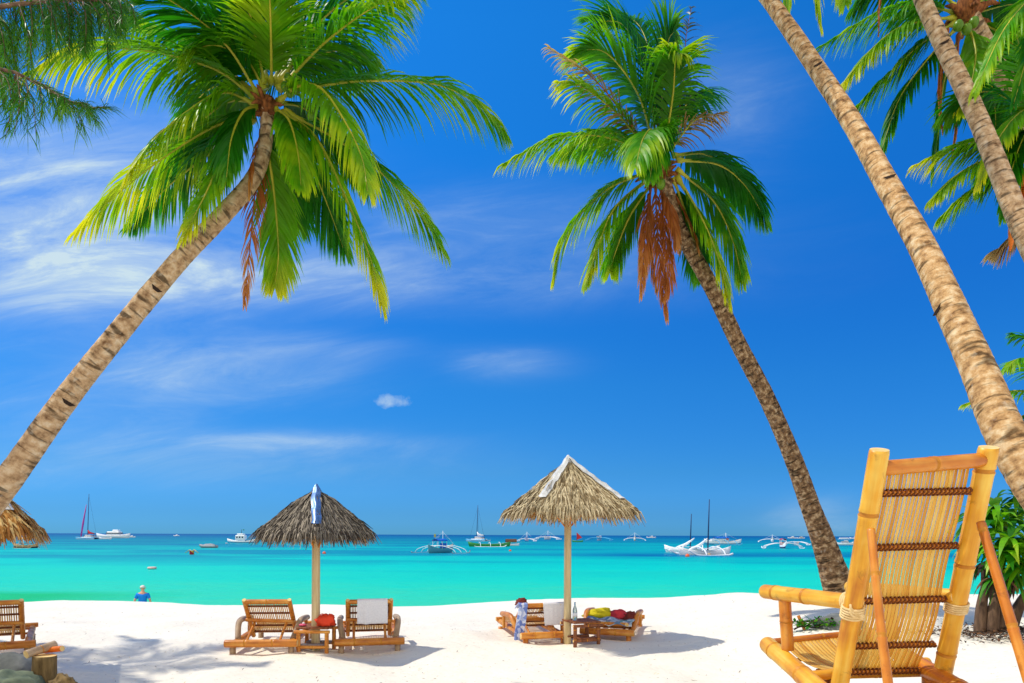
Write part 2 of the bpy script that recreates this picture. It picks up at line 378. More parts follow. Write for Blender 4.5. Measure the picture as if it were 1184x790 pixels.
def tag(o, label=None, cat=None, group=None, kind=None):
    if label: o['label'] = label
    if cat: o['category'] = cat
    if group: o['group'] = group
    if kind: o['kind'] = kind
    return o
def thing(name, label, cat, loc=(0, 0, 0), group=None, rz=0, world=True):
    "an Empty at the thing's base; with world=True its parts are given in world coordinates"
    o = bpy.data.objects.new(name, None); C.objects.link(o); o.location = loc; o.rotation_euler = (0, 0, rz); o.empty_display_size = .2
    o['_o'] = tuple(loc) if world else (0.0, 0.0, 0.0)
    return tag(o, label, cat, group)
def spline(pts, n):
    "Catmull-Rom through pts"
    pts = [Vector(p) for p in pts]; k = len(pts)-1; out = []
    for i in range(n+1):
        t = i/n*k; a = min(int(t), k-1); f = t-a
        p1, p2 = pts[a], pts[a+1]; p0 = pts[a-1] if a > 0 else p1*2-p2; p3 = pts[a+2] if a+2 <= k else p2*2-p1
        out.append(.5*((2*p1) + (p2-p0)*f + (2*p0-5*p1+4*p2-p3)*f*f + (3*p1-p0-3*p2+p3)*f**3))
    return out

# ------------------------------------------------------------------ ground, sea, sky, sun
def build_ground():
    xs = [-400, -150, -70, -40, -25] + [-18+.16*i for i in range(226)] + [20, 25, 40, 70, 150, 400]
    ys = [-200, -60, -20, -6, 0, 2] + [3+.11*i for i in range(145)] + [19+.5*i for i in range(28)] + [34, 36, 40, 50, 200, 2000, 9000]
    mb = MB(); nx = len(xs)
    for y in ys:
        for x in xs: mb.v.append(Vector((x, y, gz(x, y))))
    for j in range(len(ys)-1):
        for i in range(nx-1):
            a = j*nx+i; mb.face((a, a+1, a+nx+1, a+nx), m_sand, None, True)
    o = mb.build('sand_beach'); tag(o, kind='structure'); o['label'] = 'white sand beach rising to a low crest before the water'
m, nt, out = newmat('white_sand')
v = coords(nt, 'Object', (1, 1, 1))
n1 = N(nt, 'ShaderNodeTexNoise'); n1.inputs['Scale'].default_value = .8; n1.inputs['Detail'].default_value = 8; n1.inputs['Roughness'].default_value = .6; L(nt, v, n1.inputs['Vector'])
n2 = N(nt, 'ShaderNodeTexNoise'); n2.inputs['Scale'].default_value = 7; n2.inputs['Detail'].default_value = 5; L(nt, v, n2.inputs['Vector'])
n3 = N(nt, 'ShaderNodeTexNoise'); n3.inputs['Scale'].default_value = 160; n3.inputs['Detail'].default_value = 2; L(nt, v, n3.inputs['Vector'])
col = ramp(nt, n1.outputs['Fac'], [(.3, (.845, .76, .62)), (.7, (.92, .845, .70))])
n4 = N(nt, 'ShaderNodeTexNoise'); n4.inputs['Scale'].default_value = 17; n4.inputs['Detail'].default_value = 4; L(nt, v, n4.inputs['Vector'])
spk = ramp(nt, n4.outputs['Fac'], [(.27, (.5, .44, .36)), (.34, (1, 1, 1))])
mx = N(nt, 'ShaderNodeMixRGB', blend_type='MULTIPLY'); mx.inputs[0].default_value = 1; L(nt, col, mx.inputs[1]); L(nt, spk, mx.inputs[2])
b = N(nt, 'ShaderNodeBsdfPrincipled'); b.inputs['Roughness'].default_value = .95; b.inputs['Specular IOR Level'].default_value = .05
L(nt, mx.outputs[0], b.inputs['Base Color'])
bp = N(nt, 'ShaderNodeBump'); bp.inputs['Strength'].default_value = .55; bp.inputs['Distance'].default_value = .05
h = M2(nt, 'ADD', n2.outputs['Fac'], M2(nt, 'MULTIPLY', n3.outputs['Fac'], .12)); L(nt, h, bp.inputs['Height']); L(nt, bp.outputs[0], b.inputs['Normal'])
L(nt, b.outputs[0], out.inputs[0]); m_sand = m
build_ground()

def build_sea():
    m, nt, out = newmat('sea_water')
    tc = N(nt, 'ShaderNodeTexCoord'); sp = N(nt, 'ShaderNodeSeparateXYZ'); L(nt, tc.outputs['Object'], sp.inputs[0])
    X, Y = sp.outputs[0], sp.outputs[1]
    # depth of the water grows with the distance from the shore: log scale 30 m .. 6000 m
    f = M2(nt, 'DIVIDE', M2(nt, 'LOGARITHM', M2(nt, 'DIVIDE', M2(nt, 'MAXIMUM', Y, 25), 30), math.e), math.log(200))
    mp = N(nt, 'ShaderNodeMapping'); mp.inputs['Scale'].default_value = (.012, .035, 1); L(nt, tc.outputs['Object'], mp.inputs[0])
    nz = N(nt, 'ShaderNodeTexNoise'); nz.inputs['Scale'].default_value = 1; nz.inputs['Detail'].default_value = 5; L(nt, mp.outputs[0], nz.inputs['Vector'])
    f = M2(nt, 'ADD', f, M2(nt, 'MULTIPLY', M2(nt, 'SUBTRACT', nz.outputs['Fac'], .5), .32))
    # ripples: short crests lying along the shore
    rp = N(nt, 'ShaderNodeMapping'); rp.inputs['Scale'].default_value = (.35, 1.1, 1); L(nt, tc.outputs['Object'], rp.inputs[0])
    n5 = N(nt, 'ShaderNodeTexNoise'); n5.inputs['Scale'].default_value = 1; n5.inputs['Detail'].default_value = 6; n5.inputs['Roughness'].default_value = .65; L(nt, rp.outputs[0], n5.inputs['Vector'])
    f = M2(nt, 'ADD', f, M2(nt, 'MULTIPLY', M2(nt, 'SUBTRACT', n5.outputs['Fac'], .5), .22))
    col = ramp(nt, f, [(.0, lin((58, 206, 162))), (.08, lin((26, 206, 174))), (.16, lin((0, 200, 180))), (.25, lin((0, 184, 174))), (.34, lin((0, 164, 164))), (.45, lin((0, 136, 150))), (.60, lin((0, 106, 142))), (.8, lin((2, 78, 132)))])
    # dark seagrass patches and the green one close in on the left
    mp2 = N(nt, 'ShaderNodeMapping'); mp2.inputs['Scale'].default_value = (.016, .05, 1); mp2.inputs['Location'].default_value = (3.3, 1.2, 0); L(nt, tc.outputs['Object'], mp2.inputs[0])
    n2 = N(nt, 'ShaderNodeTexNoise'); n2.inputs['Scale'].default_value = 1; n2.inputs['Detail'].default_value = 6; n2.inputs['Roughness'].default_value = .6; L(nt, mp2.outputs[0], n2.inputs['Vector'])
    pk = ramp(nt, n2.outputs['Fac'], [(.50, (0, 0, 0)), (.57, (1, 1, 1))])
    far = M2(nt, 'MULTIPLY', M2(nt, 'SUBTRACT', Y, 52), 1/60, clamp=True)
    # belt of seagrass about 110-180 m out, mostly to the right
    belt = M2(nt, 'MULTIPLY', M2(nt, 'MULTIPLY', M2(nt, 'SUBTRACT', M2(nt, 'ADD', Y, M2(nt, 'MULTIPLY', n2.outputs['Fac'], 60)), 118), .04, clamp=True), M2(nt, 'MULTIPLY', M2(nt, 'SUBTRACT', 165, Y), .02, clamp=True))
    belt = M2(nt, 'MULTIPLY', belt, M2(nt, 'MULTIPLY', M2(nt, 'ADD', X, 12), .03, clamp=True))
    pkf = M2(nt, 'MULTIPLY', M2(nt, 'MULTIPLY', pk, far), .55)
    pkf = M2(nt, 'MAXIMUM', pkf, M2(nt, 'MULTIPLY', belt, M2(nt, 'ADD', .55, M2(nt, 'MULTIPLY', n2.outputs['Fac'], .6)), clamp=True))
    mx = N(nt, 'ShaderNodeMixRGB'); L(nt, pkf, mx.inputs[0]); L(nt, col, mx.inputs[1]); mx.inputs[2].default_value = (*lin((0, 88, 148)), 1)
    gX = M2(nt, 'MULTIPLY', M2(nt, 'SUBTRACT', -17, X), .12, clamp=True)
    gY = M2(nt, 'MULTIPLY', M2(nt, 'SUBTRACT', 40.5, Y), .35, clamp=True)
    mx2 = N(nt, 'ShaderNodeMixRGB'); L(nt, M2(nt, 'MULTIPLY', M2(nt, 'MULTIPLY', gX, gY), .9), mx2.inputs[0]); L(nt, mx.outputs[0], mx2.inputs[1]); mx2.inputs[2].default_value = (*lin((16, 186, 100)), 1)
    b = N(nt, 'ShaderNodeBsdfPrincipled'); b.inputs['Roughness'].default_value = .35; b.inputs['Specular IOR Level'].default_value = .025
    L(nt, mx2.outputs[0], b.inputs['Base Color'])
    wv = N(nt, 'ShaderNodeMapping'); wv.inputs['Scale'].default_value = (.5, 1.6, 1); L(nt, tc.outputs['Object'], wv.inputs[0])
    n4 = N(nt, 'ShaderNodeTexNoise'); n4.inputs['Scale'].default_value = 1.2; n4.inputs['Detail'].default_value = 7; n4.inputs['Roughness'].default_value = .62; L(nt, wv.outputs[0], n4.inputs['Vector'])
    bp = N(nt, 'ShaderNodeBump'); bp.inputs['Strength'].default_value = .7; bp.inputs['Distance'].default_value = .3; L(nt, n4.outputs['Fac'], bp.inputs['Height']); L(nt, bp.outputs[0], b.inputs['Normal'])
    L(nt, b.outputs[0], out.inputs[0])
    mb = MB()
    ys = [21, 30, 60, 150, 500, 2000, 9000]; xs = [-9000, -2000, -300, -60, 0, 60, 300, 2000, 9000]
    for y in ys:
        for x in xs: mb.v.append(Vector((x, y, WATER)))
    nx = len(xs)
    for j in range(len(ys)-1):
        for i in range(nx-1):
            a = j*nx+i; mb.face((a, a+1, a+nx+1, a+nx), m)
    o = mb.build('sea_water'); tag(o, kind='structure'); o['label'] = 'turquoise sea darkening to deep blue at the horizon'
build_sea()

SUN = Vector((-.64, .10, 1)).normalized()
def build_light():
    w = bpy.data.worlds.new('World'); sc.world = w; w.use_nodes = True; nt = w.node_tree; nt.nodes.clear()
    out = N(nt, 'ShaderNodeOutputWorld'); bg = N(nt, 'ShaderNodeBackground'); L(nt, bg.outputs[0], out.inputs[0])
    bg.inputs[1].default_value = .10
    sky = N(nt, 'ShaderNodeTexSky'); sky.sky_type = 'NISHITA'; sky.sun_disc = False
    sky.sun_elevation = math.asin(SUN.z); sky.sun_rotation = math.atan2(SUN.x, SUN.y)
    sky.air_density = 1.0; sky.dust_density = .0; sky.ozone_density = 3.0
    # deep polarised blue: tint and saturation of the sky
    hs = N(nt, 'ShaderNodeHueSaturation'); hs.inputs['Saturation'].default_value = SKY_SAT; L(nt, sky.outputs[0], hs.inputs['Color'])
    mul = N(nt, 'ShaderNodeMixRGB', blend_type='MULTIPLY'); mul.inputs[0].default_value = 1; L(nt, hs.outputs[0], mul.inputs[1])
    tc = N(nt, 'ShaderNodeTexCoord'); sp = N(nt, 'ShaderNodeSeparateXYZ'); L(nt, tc.outputs['Generated'], sp.inputs[0])
    tint = ramp(nt, M2(nt, 'MAXIMUM', sp.outputs[2], 0), SKY_TINT); L(nt, tint, mul.inputs[2])
    # the sky is deeper away from the sun, to the right
    dp = ramp(nt, M2(nt, 'ADD', M2(nt, 'MULTIPLY', sp.outputs[0], .5), .5), [(.5, (1, 1, 1)), (.74, (.80, .91, .98))])
    mul2 = N(nt, 'ShaderNodeMixRGB', blend_type='MULTIPLY'); mul2.inputs[0].default_value = 1; L(nt, mul.outputs[0], mul2.inputs[1]); L(nt, dp, mul2.inputs[2]); mul = mul2
    # wisps of cirrus low over the sea, by direction
    dy = M2(nt, 'MAXIMUM', sp.outputs[1], .06)
    u = M2(nt, 'DIVIDE', sp.outputs[0], dy); vv = M2(nt, 'DIVIDE', sp.outputs[2], dy)
    blobs = [(50, 255, 190, 95, 1.4), (130, 325, 160, 45, 1.0), (240, 428, 130, 30, 1.0), (430, 320, 280, 30, .75), (560, 260, 260, 40, .30), (590, 420, 60, 16, .5),
             (200, 532, 260, 28, .55), (330, 512, 120, 10, .6), (60, 475, 140, 40, .35), (840, 120, 70, 60, .35), (950, 600, 60, 22, .4), (160, 180, 160, 60, .5), (350, 400, 90, 14, .5)]
    tot = None
    for px, py, sx, sy, a in blobs:
        du = M2(nt, 'MULTIPLY', M2(nt, 'SUBTRACT', u, (px-CX)/F), F/sx); dv = M2(nt, 'MULTIPLY', M2(nt, 'SUBTRACT', vv, (CY-py)/F), F/sy)
        g = M2(nt, 'EXPONENT', M2(nt, 'MULTIPLY', M2(nt, 'ADD', M2(nt, 'MULTIPLY', du, du), M2(nt, 'MULTIPLY', dv, dv)), -1))
        g = M2(nt, 'MULTIPLY', g, a); tot = g if tot is None else M2(nt, 'ADD', tot, g)
    cv = N(nt, 'ShaderNodeCombineXYZ'); L(nt, u, cv.inputs[0]); L(nt, M2(nt, 'ADD', vv, M2(nt, 'MULTIPLY', u, -.12)), cv.inputs[1])
    mp = N(nt, 'ShaderNodeMapping'); mp.inputs['Scale'].default_value = (2.2, 9, 1); L(nt, cv.outputs[0], mp.inputs[0])
    nz = N(nt, 'ShaderNodeTexNoise'); nz.inputs['Scale'].default_value = 1.6; nz.inputs['Detail'].default_value = 11; nz.inputs['Roughness'].default_value = .66; nz.inputs['Distortion'].default_value = .55; L(nt, mp.outputs[0], nz.inputs['Vector'])
    wis = ramp(nt, nz.outputs['Fac'], [(.34, (0, 0, 0)), (.52, (.35, .35, .35)), (.70, (1, 1, 1))])
    cl = M2(nt, 'MULTIPLY', M2(nt, 'MULTIPLY', tot, M2(nt, 'ADD', M2(nt, 'MULTIPLY', wis, .78), .17)), .9, clamp=True)
    # one small puff
    n2 = N(nt, 'ShaderNodeTexNoise'); n2.inputs['Scale'].default_value = 34; n2.inputs['Detail'].default_value = 6; n2.inputs['Roughness'].default_value = .6; L(nt, cv.outputs[0], n2.inputs['Vector'])
    du = M2(nt, 'MULTIPLY', M2(nt, 'SUBTRACT', u, (456-CX)/F), F/27); dv = M2(nt, 'MULTIPLY', M2(nt, 'SUBTRACT', vv, (CY-464)/F), F/10)
    g = M2(nt, 'EXPONENT', M2(nt, 'MULTIPLY', M2(nt, 'ADD', M2(nt, 'MULTIPLY', du, du), M2(nt, 'MULTIPLY', dv, dv)), -1))
    pf = M2(nt, 'MULTIPLY', M2(nt, 'SUBTRACT', M2(nt, 'ADD', g, M2(nt, 'MULTIPLY', n2.outputs['Fac'], 2.0)), 1.5), 1.2, clamp=True)
    pf = M2(nt, 'MULTIPLY', pf, M2(nt, 'MULTIPLY', g, 3, clamp=True)); cl = M2(nt, 'MAXIMUM', cl, M2(nt, 'MULTIPLY', pf, .75))
    front = M2(nt, 'MULTIPLY', sp.outputs[1], 5, clamp=True); cl = M2(nt, 'MULTIPLY', cl, front)
    mx = N(nt, 'ShaderNodeMixRGB'); L(nt, cl, mx.inputs[0]); L(nt, mul.outputs[0], mx.inputs[1]); mx.inputs[2].default_value = (6.0, 7.6, 8.6, 1)
    # added fill light: an unseen bright white cloud bank behind the viewer
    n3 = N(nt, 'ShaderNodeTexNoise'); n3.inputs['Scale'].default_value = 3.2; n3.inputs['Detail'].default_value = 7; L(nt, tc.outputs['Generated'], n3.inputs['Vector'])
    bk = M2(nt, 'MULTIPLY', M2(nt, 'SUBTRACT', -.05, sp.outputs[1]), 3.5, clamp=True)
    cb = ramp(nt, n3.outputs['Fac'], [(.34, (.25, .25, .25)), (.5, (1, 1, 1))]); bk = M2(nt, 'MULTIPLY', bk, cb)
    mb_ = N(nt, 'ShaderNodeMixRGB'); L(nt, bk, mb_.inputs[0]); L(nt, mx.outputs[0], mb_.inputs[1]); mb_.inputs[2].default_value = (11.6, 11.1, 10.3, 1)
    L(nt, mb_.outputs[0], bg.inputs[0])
    ld = bpy.data.lights.new('sun', 'SUN'); ld.energy = 3.5; ld.angle = R(.5); ld.color = (1, .95, .84)
    lo = bpy.data.objects.new('sun', ld); C.objects.link(lo); lo.location = (-20, 5, 30)
    lo.rotation_euler = SUN.to_track_quat('Z', 'Y').to_euler()
SKY_SAT = 1.35
SKY_TINT = [(0, (.12, .50, 1.5)), (.03, (.14, .50, 1.28)), (.09, (.18, .61, 1.15)), (.21, (.23, .85, 1.32)), (.32, (.24, .98, 1.52)), (.47, (.36, 1.35, 1.84)), (.6, (.55, 1.62, 2.0))]
build_light()
sc.view_settings.view_transform = 'Standard'; sc.view_settings.look = 'None'; sc.view_settings.gamma = 1; sc.view_settings.exposure = 0

# ------------------------------------------------------------------ palms
def frond(mb, pts, ll, droop, leaf, rib, rr=.018, n=52, thin=0, splay=1.0, hint=None, start=.10, wid=.013, clump=0):
    "one palm leaf: tapered rib with two rows of leaflets that hang under their weight"
    P = spline(pts, 30); k = len(P)-1
    chord = P[-1]-P[0]; Z = Vector((0, 0, 1))
    Sg = chord.cross(Z)
    if hint is not None: Sg = Vector(hint)
    elif Sg.length < .35*chord.length: Sg = Sg + Vector((random.uniform(-1, 1), random.uniform(-.4, .4), 0))*chord.length*.5
    Sg.normalize()
    mb.tube(P, [rr*(1-.86*(i/k))*(1.7 if i < 2 else 1) for i in range(k+1)], rib, 6, squash=.7)
    for side in (-1, 1):
        for i in range(n):
            t = start + (1-start)*(i+random.random()*.6)/n
            if random.random() < thin: continue
            x = t*k; a = min(int(x), k-1); f = x-a; p = P[a].lerp(P[a+1], f)
            T = (P[min(a+2, k)]-P[max(a-1, 0)]).normalized()
            S = (Sg - T*Sg.dot(T)).normalized(); U = S.cross(T)
            if U.z < 0 and abs(T.z) < .8: U = -U
            prof = min(1, (t-start)/.16+.35)*(1 if t < .55 else 1-.72*((t-.55)/.45)**1.4)
            ln = 1.17*ll*prof*random.uniform(.85, 1.12)
            fa = R(38 + 34*t + random.uniform(-6, 6) + clump*random.uniform(-14, 14))
            d = (S*side*math.cos(fa)*splay + T*math.sin(fa) + U*random.uniform(.0, .2)).normalized()
            g = 1.3*droop*random.uniform(.7, 1.35)
            pts_, wv = [p], []
            q = p.copy(); dd = d.copy(); ns = 4
            for j in range(ns):
                dd = (dd + Vector((0, 0, -1))*g*(.22+.34*j/ns)).normalized(); q = q + dd*(ln/ns); pts_.append(q)
            w0 = (T - d*T.dot(d)); w0 = w0.normalized() if w0.length > .05 else U
            w0 = (w0 + U*random.uniform(-.5, .5)).normalized()
            ws = [wid*.6, wid*random.uniform(.9, 1.2), wid*.95, wid*.6, 0]
            mb.strip(pts_, ws, [w0]*(ns+1), leaf, u=t)

def pf(base, Y0, pxs, dY):
    "a leaf's rib from its course in the photograph and how far its tip comes towards or away from the viewer"
    n = len(pxs)-1
    return [at(x, y, Y0 + dY*((i/n)**1.2)) for i, (x, y) in enumerate(pxs)]

def trunk(name, parent, pts, rads, mat, n=150, notches=()):
    P = spline(pts, n); RR = []
    k = len(rads)-1
    ln = [0]
    for i in range(1, len(P)): ln.append(ln[-1]+(P[i]-P[i-1]).length)
    for i in range(n+1):
        t = i/n*k; a = min(int(t), k-1); r = rads[a]+(rads[a+1]-rads[a])*(t-a)
        ph = (ln[i]/.085) % 1
        RR.append(r*(1+.035*(1-ph)+.02*mnoise.noise(Vector((ln[i]*3, 0, 5)))))
        P[i] = P[i] + Vector((mnoise.noise(Vector((ln[i]*1.1, 1, 2))), mnoise.noise(Vector((ln[i]*1.1, 7, 2))), 0))*r*.10
    mb = MB(); mb.tube(P, RR, mat, 20)
    o = mb.build(name, parent)
    for t, offx in notches:
        i = int(t*n); T = (P[min(i+1, n)]-P[i-1]).normalized()
        view = (CAM-P[i]); view = (view-T*view.dot(T)).normalized(); sd = T.cross(view)
        d = (view*math.cos(offx)+sd*math.sin(offx)).normalized(); s2 = T.cross(d)
        c = P[i]+d*(RR[i]*.80)
        nb = MB(); base = len(nb.v); K = 8; r = RR[i]
        # a foothold cut: a half-moon ledge
        for zz, kk in ((-.016, .5), (.012, 1.0)):
            for j in range(K+1):
                a = -math.pi/2+math.pi*j/K
                nb.v.append(c + s2*(math.sin(a)*r*.62*kk) + d*(math.cos(a)*r*.10*kk + r*.19) + T*(zz - .05*r*math.cos(a)))
        for j in range(K): nb.face((j, j+1, K+1+j+1, K+1+j), m_notch)
        nb.face(list(range(K+1))[::-1], m_notch); nb.face(list(range(K+1, 2*K+2)), m_notch)
        nb.build('foothold_notch', parent)
    return P

def coconuts(parent, spots, r=.085, mat=None):
    for p in spots:
        mb = MB(); mb.blob(p, r, r, r*1.2, mat or m_nut, 12, 8, .1, 2, random.random()*9); mb.build('coconut', parent)

def add_frond(parent, Y0, pxs, dY, ll, droop, leaf, rib=None, **kw):
    mb = MB(); frond(mb, pf(None, Y0, pxs, dY), ll, droop, leaf, rib or m_rach, **kw)
    dead = leaf in (m_dead, m_deadgrey)
    o = mb.build('dead_frond' if dead else 'frond', parent); return o
def boot(parent, c, r, h, n=16, seed=1):
    "dry leaf bases and fibre round the top of the trunk"
    rnd = random.Random(seed); mb = MB(); c = Vector(c)
    for i in range(n):
        a = rnd.random()*6.28; el = rnd.uniform(-.5, 1.0); d = Vector((math.cos(a), math.sin(a), el)).normalized()
        p0 = c + Vector((math.cos(a)*r*.5, math.sin(a)*r*.5, rnd.uniform(-h*.5, h*.3)))
        p1 = p0 + d*rnd.uniform(.6, 1.3)*h*.6; p2 = p1 + (d+Vector((0, 0, -.5)))*h*.3
        mb.tube([p0, p1, p2], [r*.35, r*.26, r*.08], m_fibre, 6)
    mb.blob(c, r*1.15, r*1.15, h*.6, m_fibre, 12, 8, .4, 3, seed); mb.build('leaf_base_fibre', parent)

# --- the left palm
def palm_left():
    Y = 6.4
    base = at(-190, 800, 5.9); base.z = gz(base.x, base.y)-.1
    t = thing('coconut_palm', 'leaning coconut palm at the left with ring-marked pale trunk and full green crown', 'palm tree', (base.x, base.y, base.z+.1))
    trunk('trunk', t, [base, at(-90, 684, 5.95), at(20, 540, 6.05), at(110, 418, 6.2), at(200, 310, 6.3), at(258, 248, 6.35), at(293, 205, 6.4), at(307, 165, 6.4), at(309, 120, 6.4)],
          [.158, .132, .108, .094, .082, .078, .070, .060, .056], m_trunk, 190, [(.33, .3), (.47, .1)])
    c = at(309, 124, Y); boot(t, c, .075, .17, 12, 3)
    fr = [
     ([(300,119),(264,88),(228,72),(167,58),(95,58),(33,84)], -.5, .58, .85, m_leaf2),
     ([(299,111),(243,66),(190,35),(125,12)], .5, .55, .8, m_leaf),
     ([(300,112),(262,52),(205,5),(140,-22)], -.9, .6, .7, m_leafd),
     ([(304,101),(284,45),(240,-15),(180,-45)], .9, .6, .6, m_leaf),
     ([(306,98),(290,20),(262,-50)], -.6, .6, .5, m_leafd),
     ([(308,94),(302,10),(285,-80)], .9, .6, .5, m_leafd),
     ([(314,96),(313,30),(309,-80)], -1.2, .55, .4, m_leaf2),
     ([(318,96),(335,20),(348,-80)], .8, .6, .5, m_leaf),
     ([(322,96),(355,15),(410,-60)], .9, .65, .5, m_leafd),
     ([(325,95),(365,30),(420,-12),(478,-22)], .2, .62, .85, m_leafd),
     ([(328,98),(372,52),(425,12),(470,-8)], -.7, .55, .8, m_leaf),
     ([(330,108),(375,98),(431,93),(507,98),(556,124),(583,154)], .3, .55, .85, m_leaf),
     ([(322,118),(345,99),(372,104),(398,140),(418,182),(425,222)], -1.1, .52, .75, m_leaf2),
     ([(328,128),(380,155),(430,190),(480,240),(513,292)], .8, .55, .75, m_leaf),
     ([(325,130),(365,160),(402,235),(428,300),(441,352)], -.3, .52, .7, m_leaf2),
     ([(322,135),(355,180),(380,240),(398,290)], .9, .5, .7, m_leafd),
     ([(316,140),(332,200),(345,262)], .9, .5, .6, m_leafd),
     ([(296,122),(262,106),(228,122),(180,160),(146,205)], -.9, .5, .8, m_leaf2),
     ([(295,130),(240,150),(165,200),(88,268)], .1, .58, .75, m_leaf2),
     ([(294,136),(245,175),(195,215),(150,262)], .9, .5, .7, m_leafd),
     ([(293,136),(262,175),(238,225),(212,275)], -.7, .42, .6, m_leaf2),
     ([(305,150),(316,215),(322,290),(318,330)], .5, .42, .5, m_leaf2),
     ([(300,112),(330,80),(372,70),(410,95)], 1.3, .5, .8, m_leafd),
     ([(300,112),(270,96),(235,108),(205,150)], 1.4, .5, .8, m_leafd),
     ([(300,124),(282,130),(268,160),(262,205)], -.5, .42, .8, m_leafd),
     ([(318,126),(334,140),(344,175),(348,215)], -.5, .42, .8, m_leaf),
     ([(300,118),(262,118),(225,150),(200,195)], .7, .46, .8, m_leaf),
     ([(320,118),(352,125),(390,160),(412,205)], .9, .46, .8, m_leafd),
     ([(306,104),(286,70),(250,52),(215,60)], -.4, .48, .8, m_leaf),
     ([(322,104),(350,72),(392,58),(430,72)], .5, .48, .8, m_leafd),
    ]
    for pxs, dY, ll, dr, mt in fr:
        add_frond(t, Y, pxs, dY, ll, dr, mt, n=92, wid=.0112, rr=.024)
    add_frond(t, Y, [(302,150),(296,210),(289,285),(283,352)], .2, .26, .7, m_dead, m_rachd, n=90, thin=.45, wid=.0055, splay=.8, rr=.014, hint=(1, .2, 0))
    add_frond(t, Y, [(303,150),(292,185),(288,230)], -.2, .14, .9, m_dead, m_rachd, n=18, thin=.3, wid=.006, splay=.4, rr=.010)
    coconuts(t, [at(333+dx, 98+dy, Y-.12+dz) for dx, dy, dz in ((0,-8,0),(12,-4,.05),(-4,2,-.05),(9,6,0),(18,2,.1),(2,10,.05),(22,22,0),(30,30,.05),(34,20,.1),(26,36,0))], .036)

# --- the palm right of the middle
def palm_middle():
    Y = 11.2
    b = gpt(978, 694, 8, 14); b = at(978, 694, 12.0); b.z = gz(b.x, b.y)-.08
    t = thing('coconut_palm', 'coconut palm right of the middle with dark lower trunk and rusty dead fronds hanging', 'palm tree', (b.x, b.y, b.z+.08))
    trunk('trunk', t, [b, at(962, 655, 12), at(941, 597, 12), at(905, 500, 11.9), at(853, 395, 11.7), at(818, 324, 11.5), at(785, 262, 11.3), at(766, 205, 11.2)],
          [.30, .225, .168, .138, .130, .124, .116, .11], m_trunk_dark, 190)
    c = at(762, 200, Y); boot(t, c, .16, .34, 20, 5)
    fr = [
     ([(760,175),(747,80),(722,30),(690,24)], .6, .95, .45, m_leafd),
     ([(758,178),(738,110),(702,62),(668,58)], -.2, .85, .5, m_leaf),
     ([(762,172),(756,90),(742,35),(715,12)], 1.2, .95, .45, m_leafd),
     ([(764,172),(766,100),(772,50),(780,36)], .3, .8, .7, m_leafd),
     ([(768,175),(778,110),(781,70),(788,62)], -.6, .7, 1.0, m_leaf),
     ([(772,175),(790,130),(800,110),(806,120)], .8, .7, .9, m_leafd),
     ([(752,180),(700,158),(640,160),(578,192)], -.5, .68, .9, m_leaf2),
     ([(752,178),(715,155),(680,158),(640,180)], .8, .6, .9, m_leaf),
     ([(770,188),(756,152),(744,160),(735,192)], -1.8, .75, .8, m_leaf),
     ([(772,190),(762,160),(756,172),(752,205)], -1.5, .6, .8, m_leafd),
     ([(752,198),(700,220),(655,270),(640,322)], .2, .68, .8, m_leaf2),
     ([(752,205),(712,240),(692,285),(678,328)], -.5, .62, .75, m_leaf2),
     ([(755,210),(728,250),(712,290),(706,312)], .8, .55, .7, m_leaf),
     ([(782,185),(830,190),(862,215),(886,256)], .5, .72, .85, m_leafd),
     ([(782,195),(825,232),(848,280),(858,325)], .3, .68, .8, m_leaf),
     ([(782,203),(812,255),(832,305),(843,350)], -.6, .6, .75, m_leaf2),
     ([(778,205),(796,255),(806,295),(812,318)], .8, .55, .7, m_leafd),
     ([(778,180),(815,178),(845,200),(860,230)], 1.4, .7, .85, m_leafd),
    ]
    for pxs, dY, ll, dr, mt in fr:
        add_frond(t, Y, pxs, dY, ll, dr, mt, n=92, wid=.019, rr=.032)
    add_frond(t, Y, [(758,185),(725,138),(687,92),(633,54)], -.5, .5, .9, m_deadgrey, m_rachd, n=56, thin=.25, wid=.012, rr=.024)
    add_frond(t, Y, [(748,172),(712,130),(672,100),(645,95)], -.3, .55, .9, m_leaf2, n=44, wid=.018, rr=.024)
    add_frond(t, Y, [(775,175),(803,140),(838,130)], -.6, .5, 1.0, m_deadgrey, m_rach, n=44, thin=.2, wid=.013, rr=.022)
    add_frond(t, Y, [(778,172),(790,95),(793,45),(800,8)], .4, .42, .7, leafmat('palm_leaf_bluish', (58, 84, 84), (100, 112, 110), .2), m_rachd, n=44, thin=.45, wid=.012, rr=.02)
    for px in ([(758,215),(760,270),(765,320),(771,368)], [(764,215),(768,260),(774,310),(768,345)], [(752,215),(752,265),(755,300),(760,335)], [(768,215),(778,255),(782,285)], [(750,225),(746,275),(741,342)]):
        add_frond(t, Y, px, random.uniform(-.35, 0), .42, .9, m_dead, m_rachd, n=70, thin=.22, wid=.011, splay=.6, rr=.022, start=.04)
    add_frond(t, Y, [(775,215),(800,262),(808,290)], -.2, .3, 1.0, m_dead, m_rachd, n=30, thin=.1, wid=.011, splay=.4, rr=.02)
    coconuts(t, [at(750+dx, 205+dy, Y-.3) for dx, dy in ((6,2),(14,8))], .075)

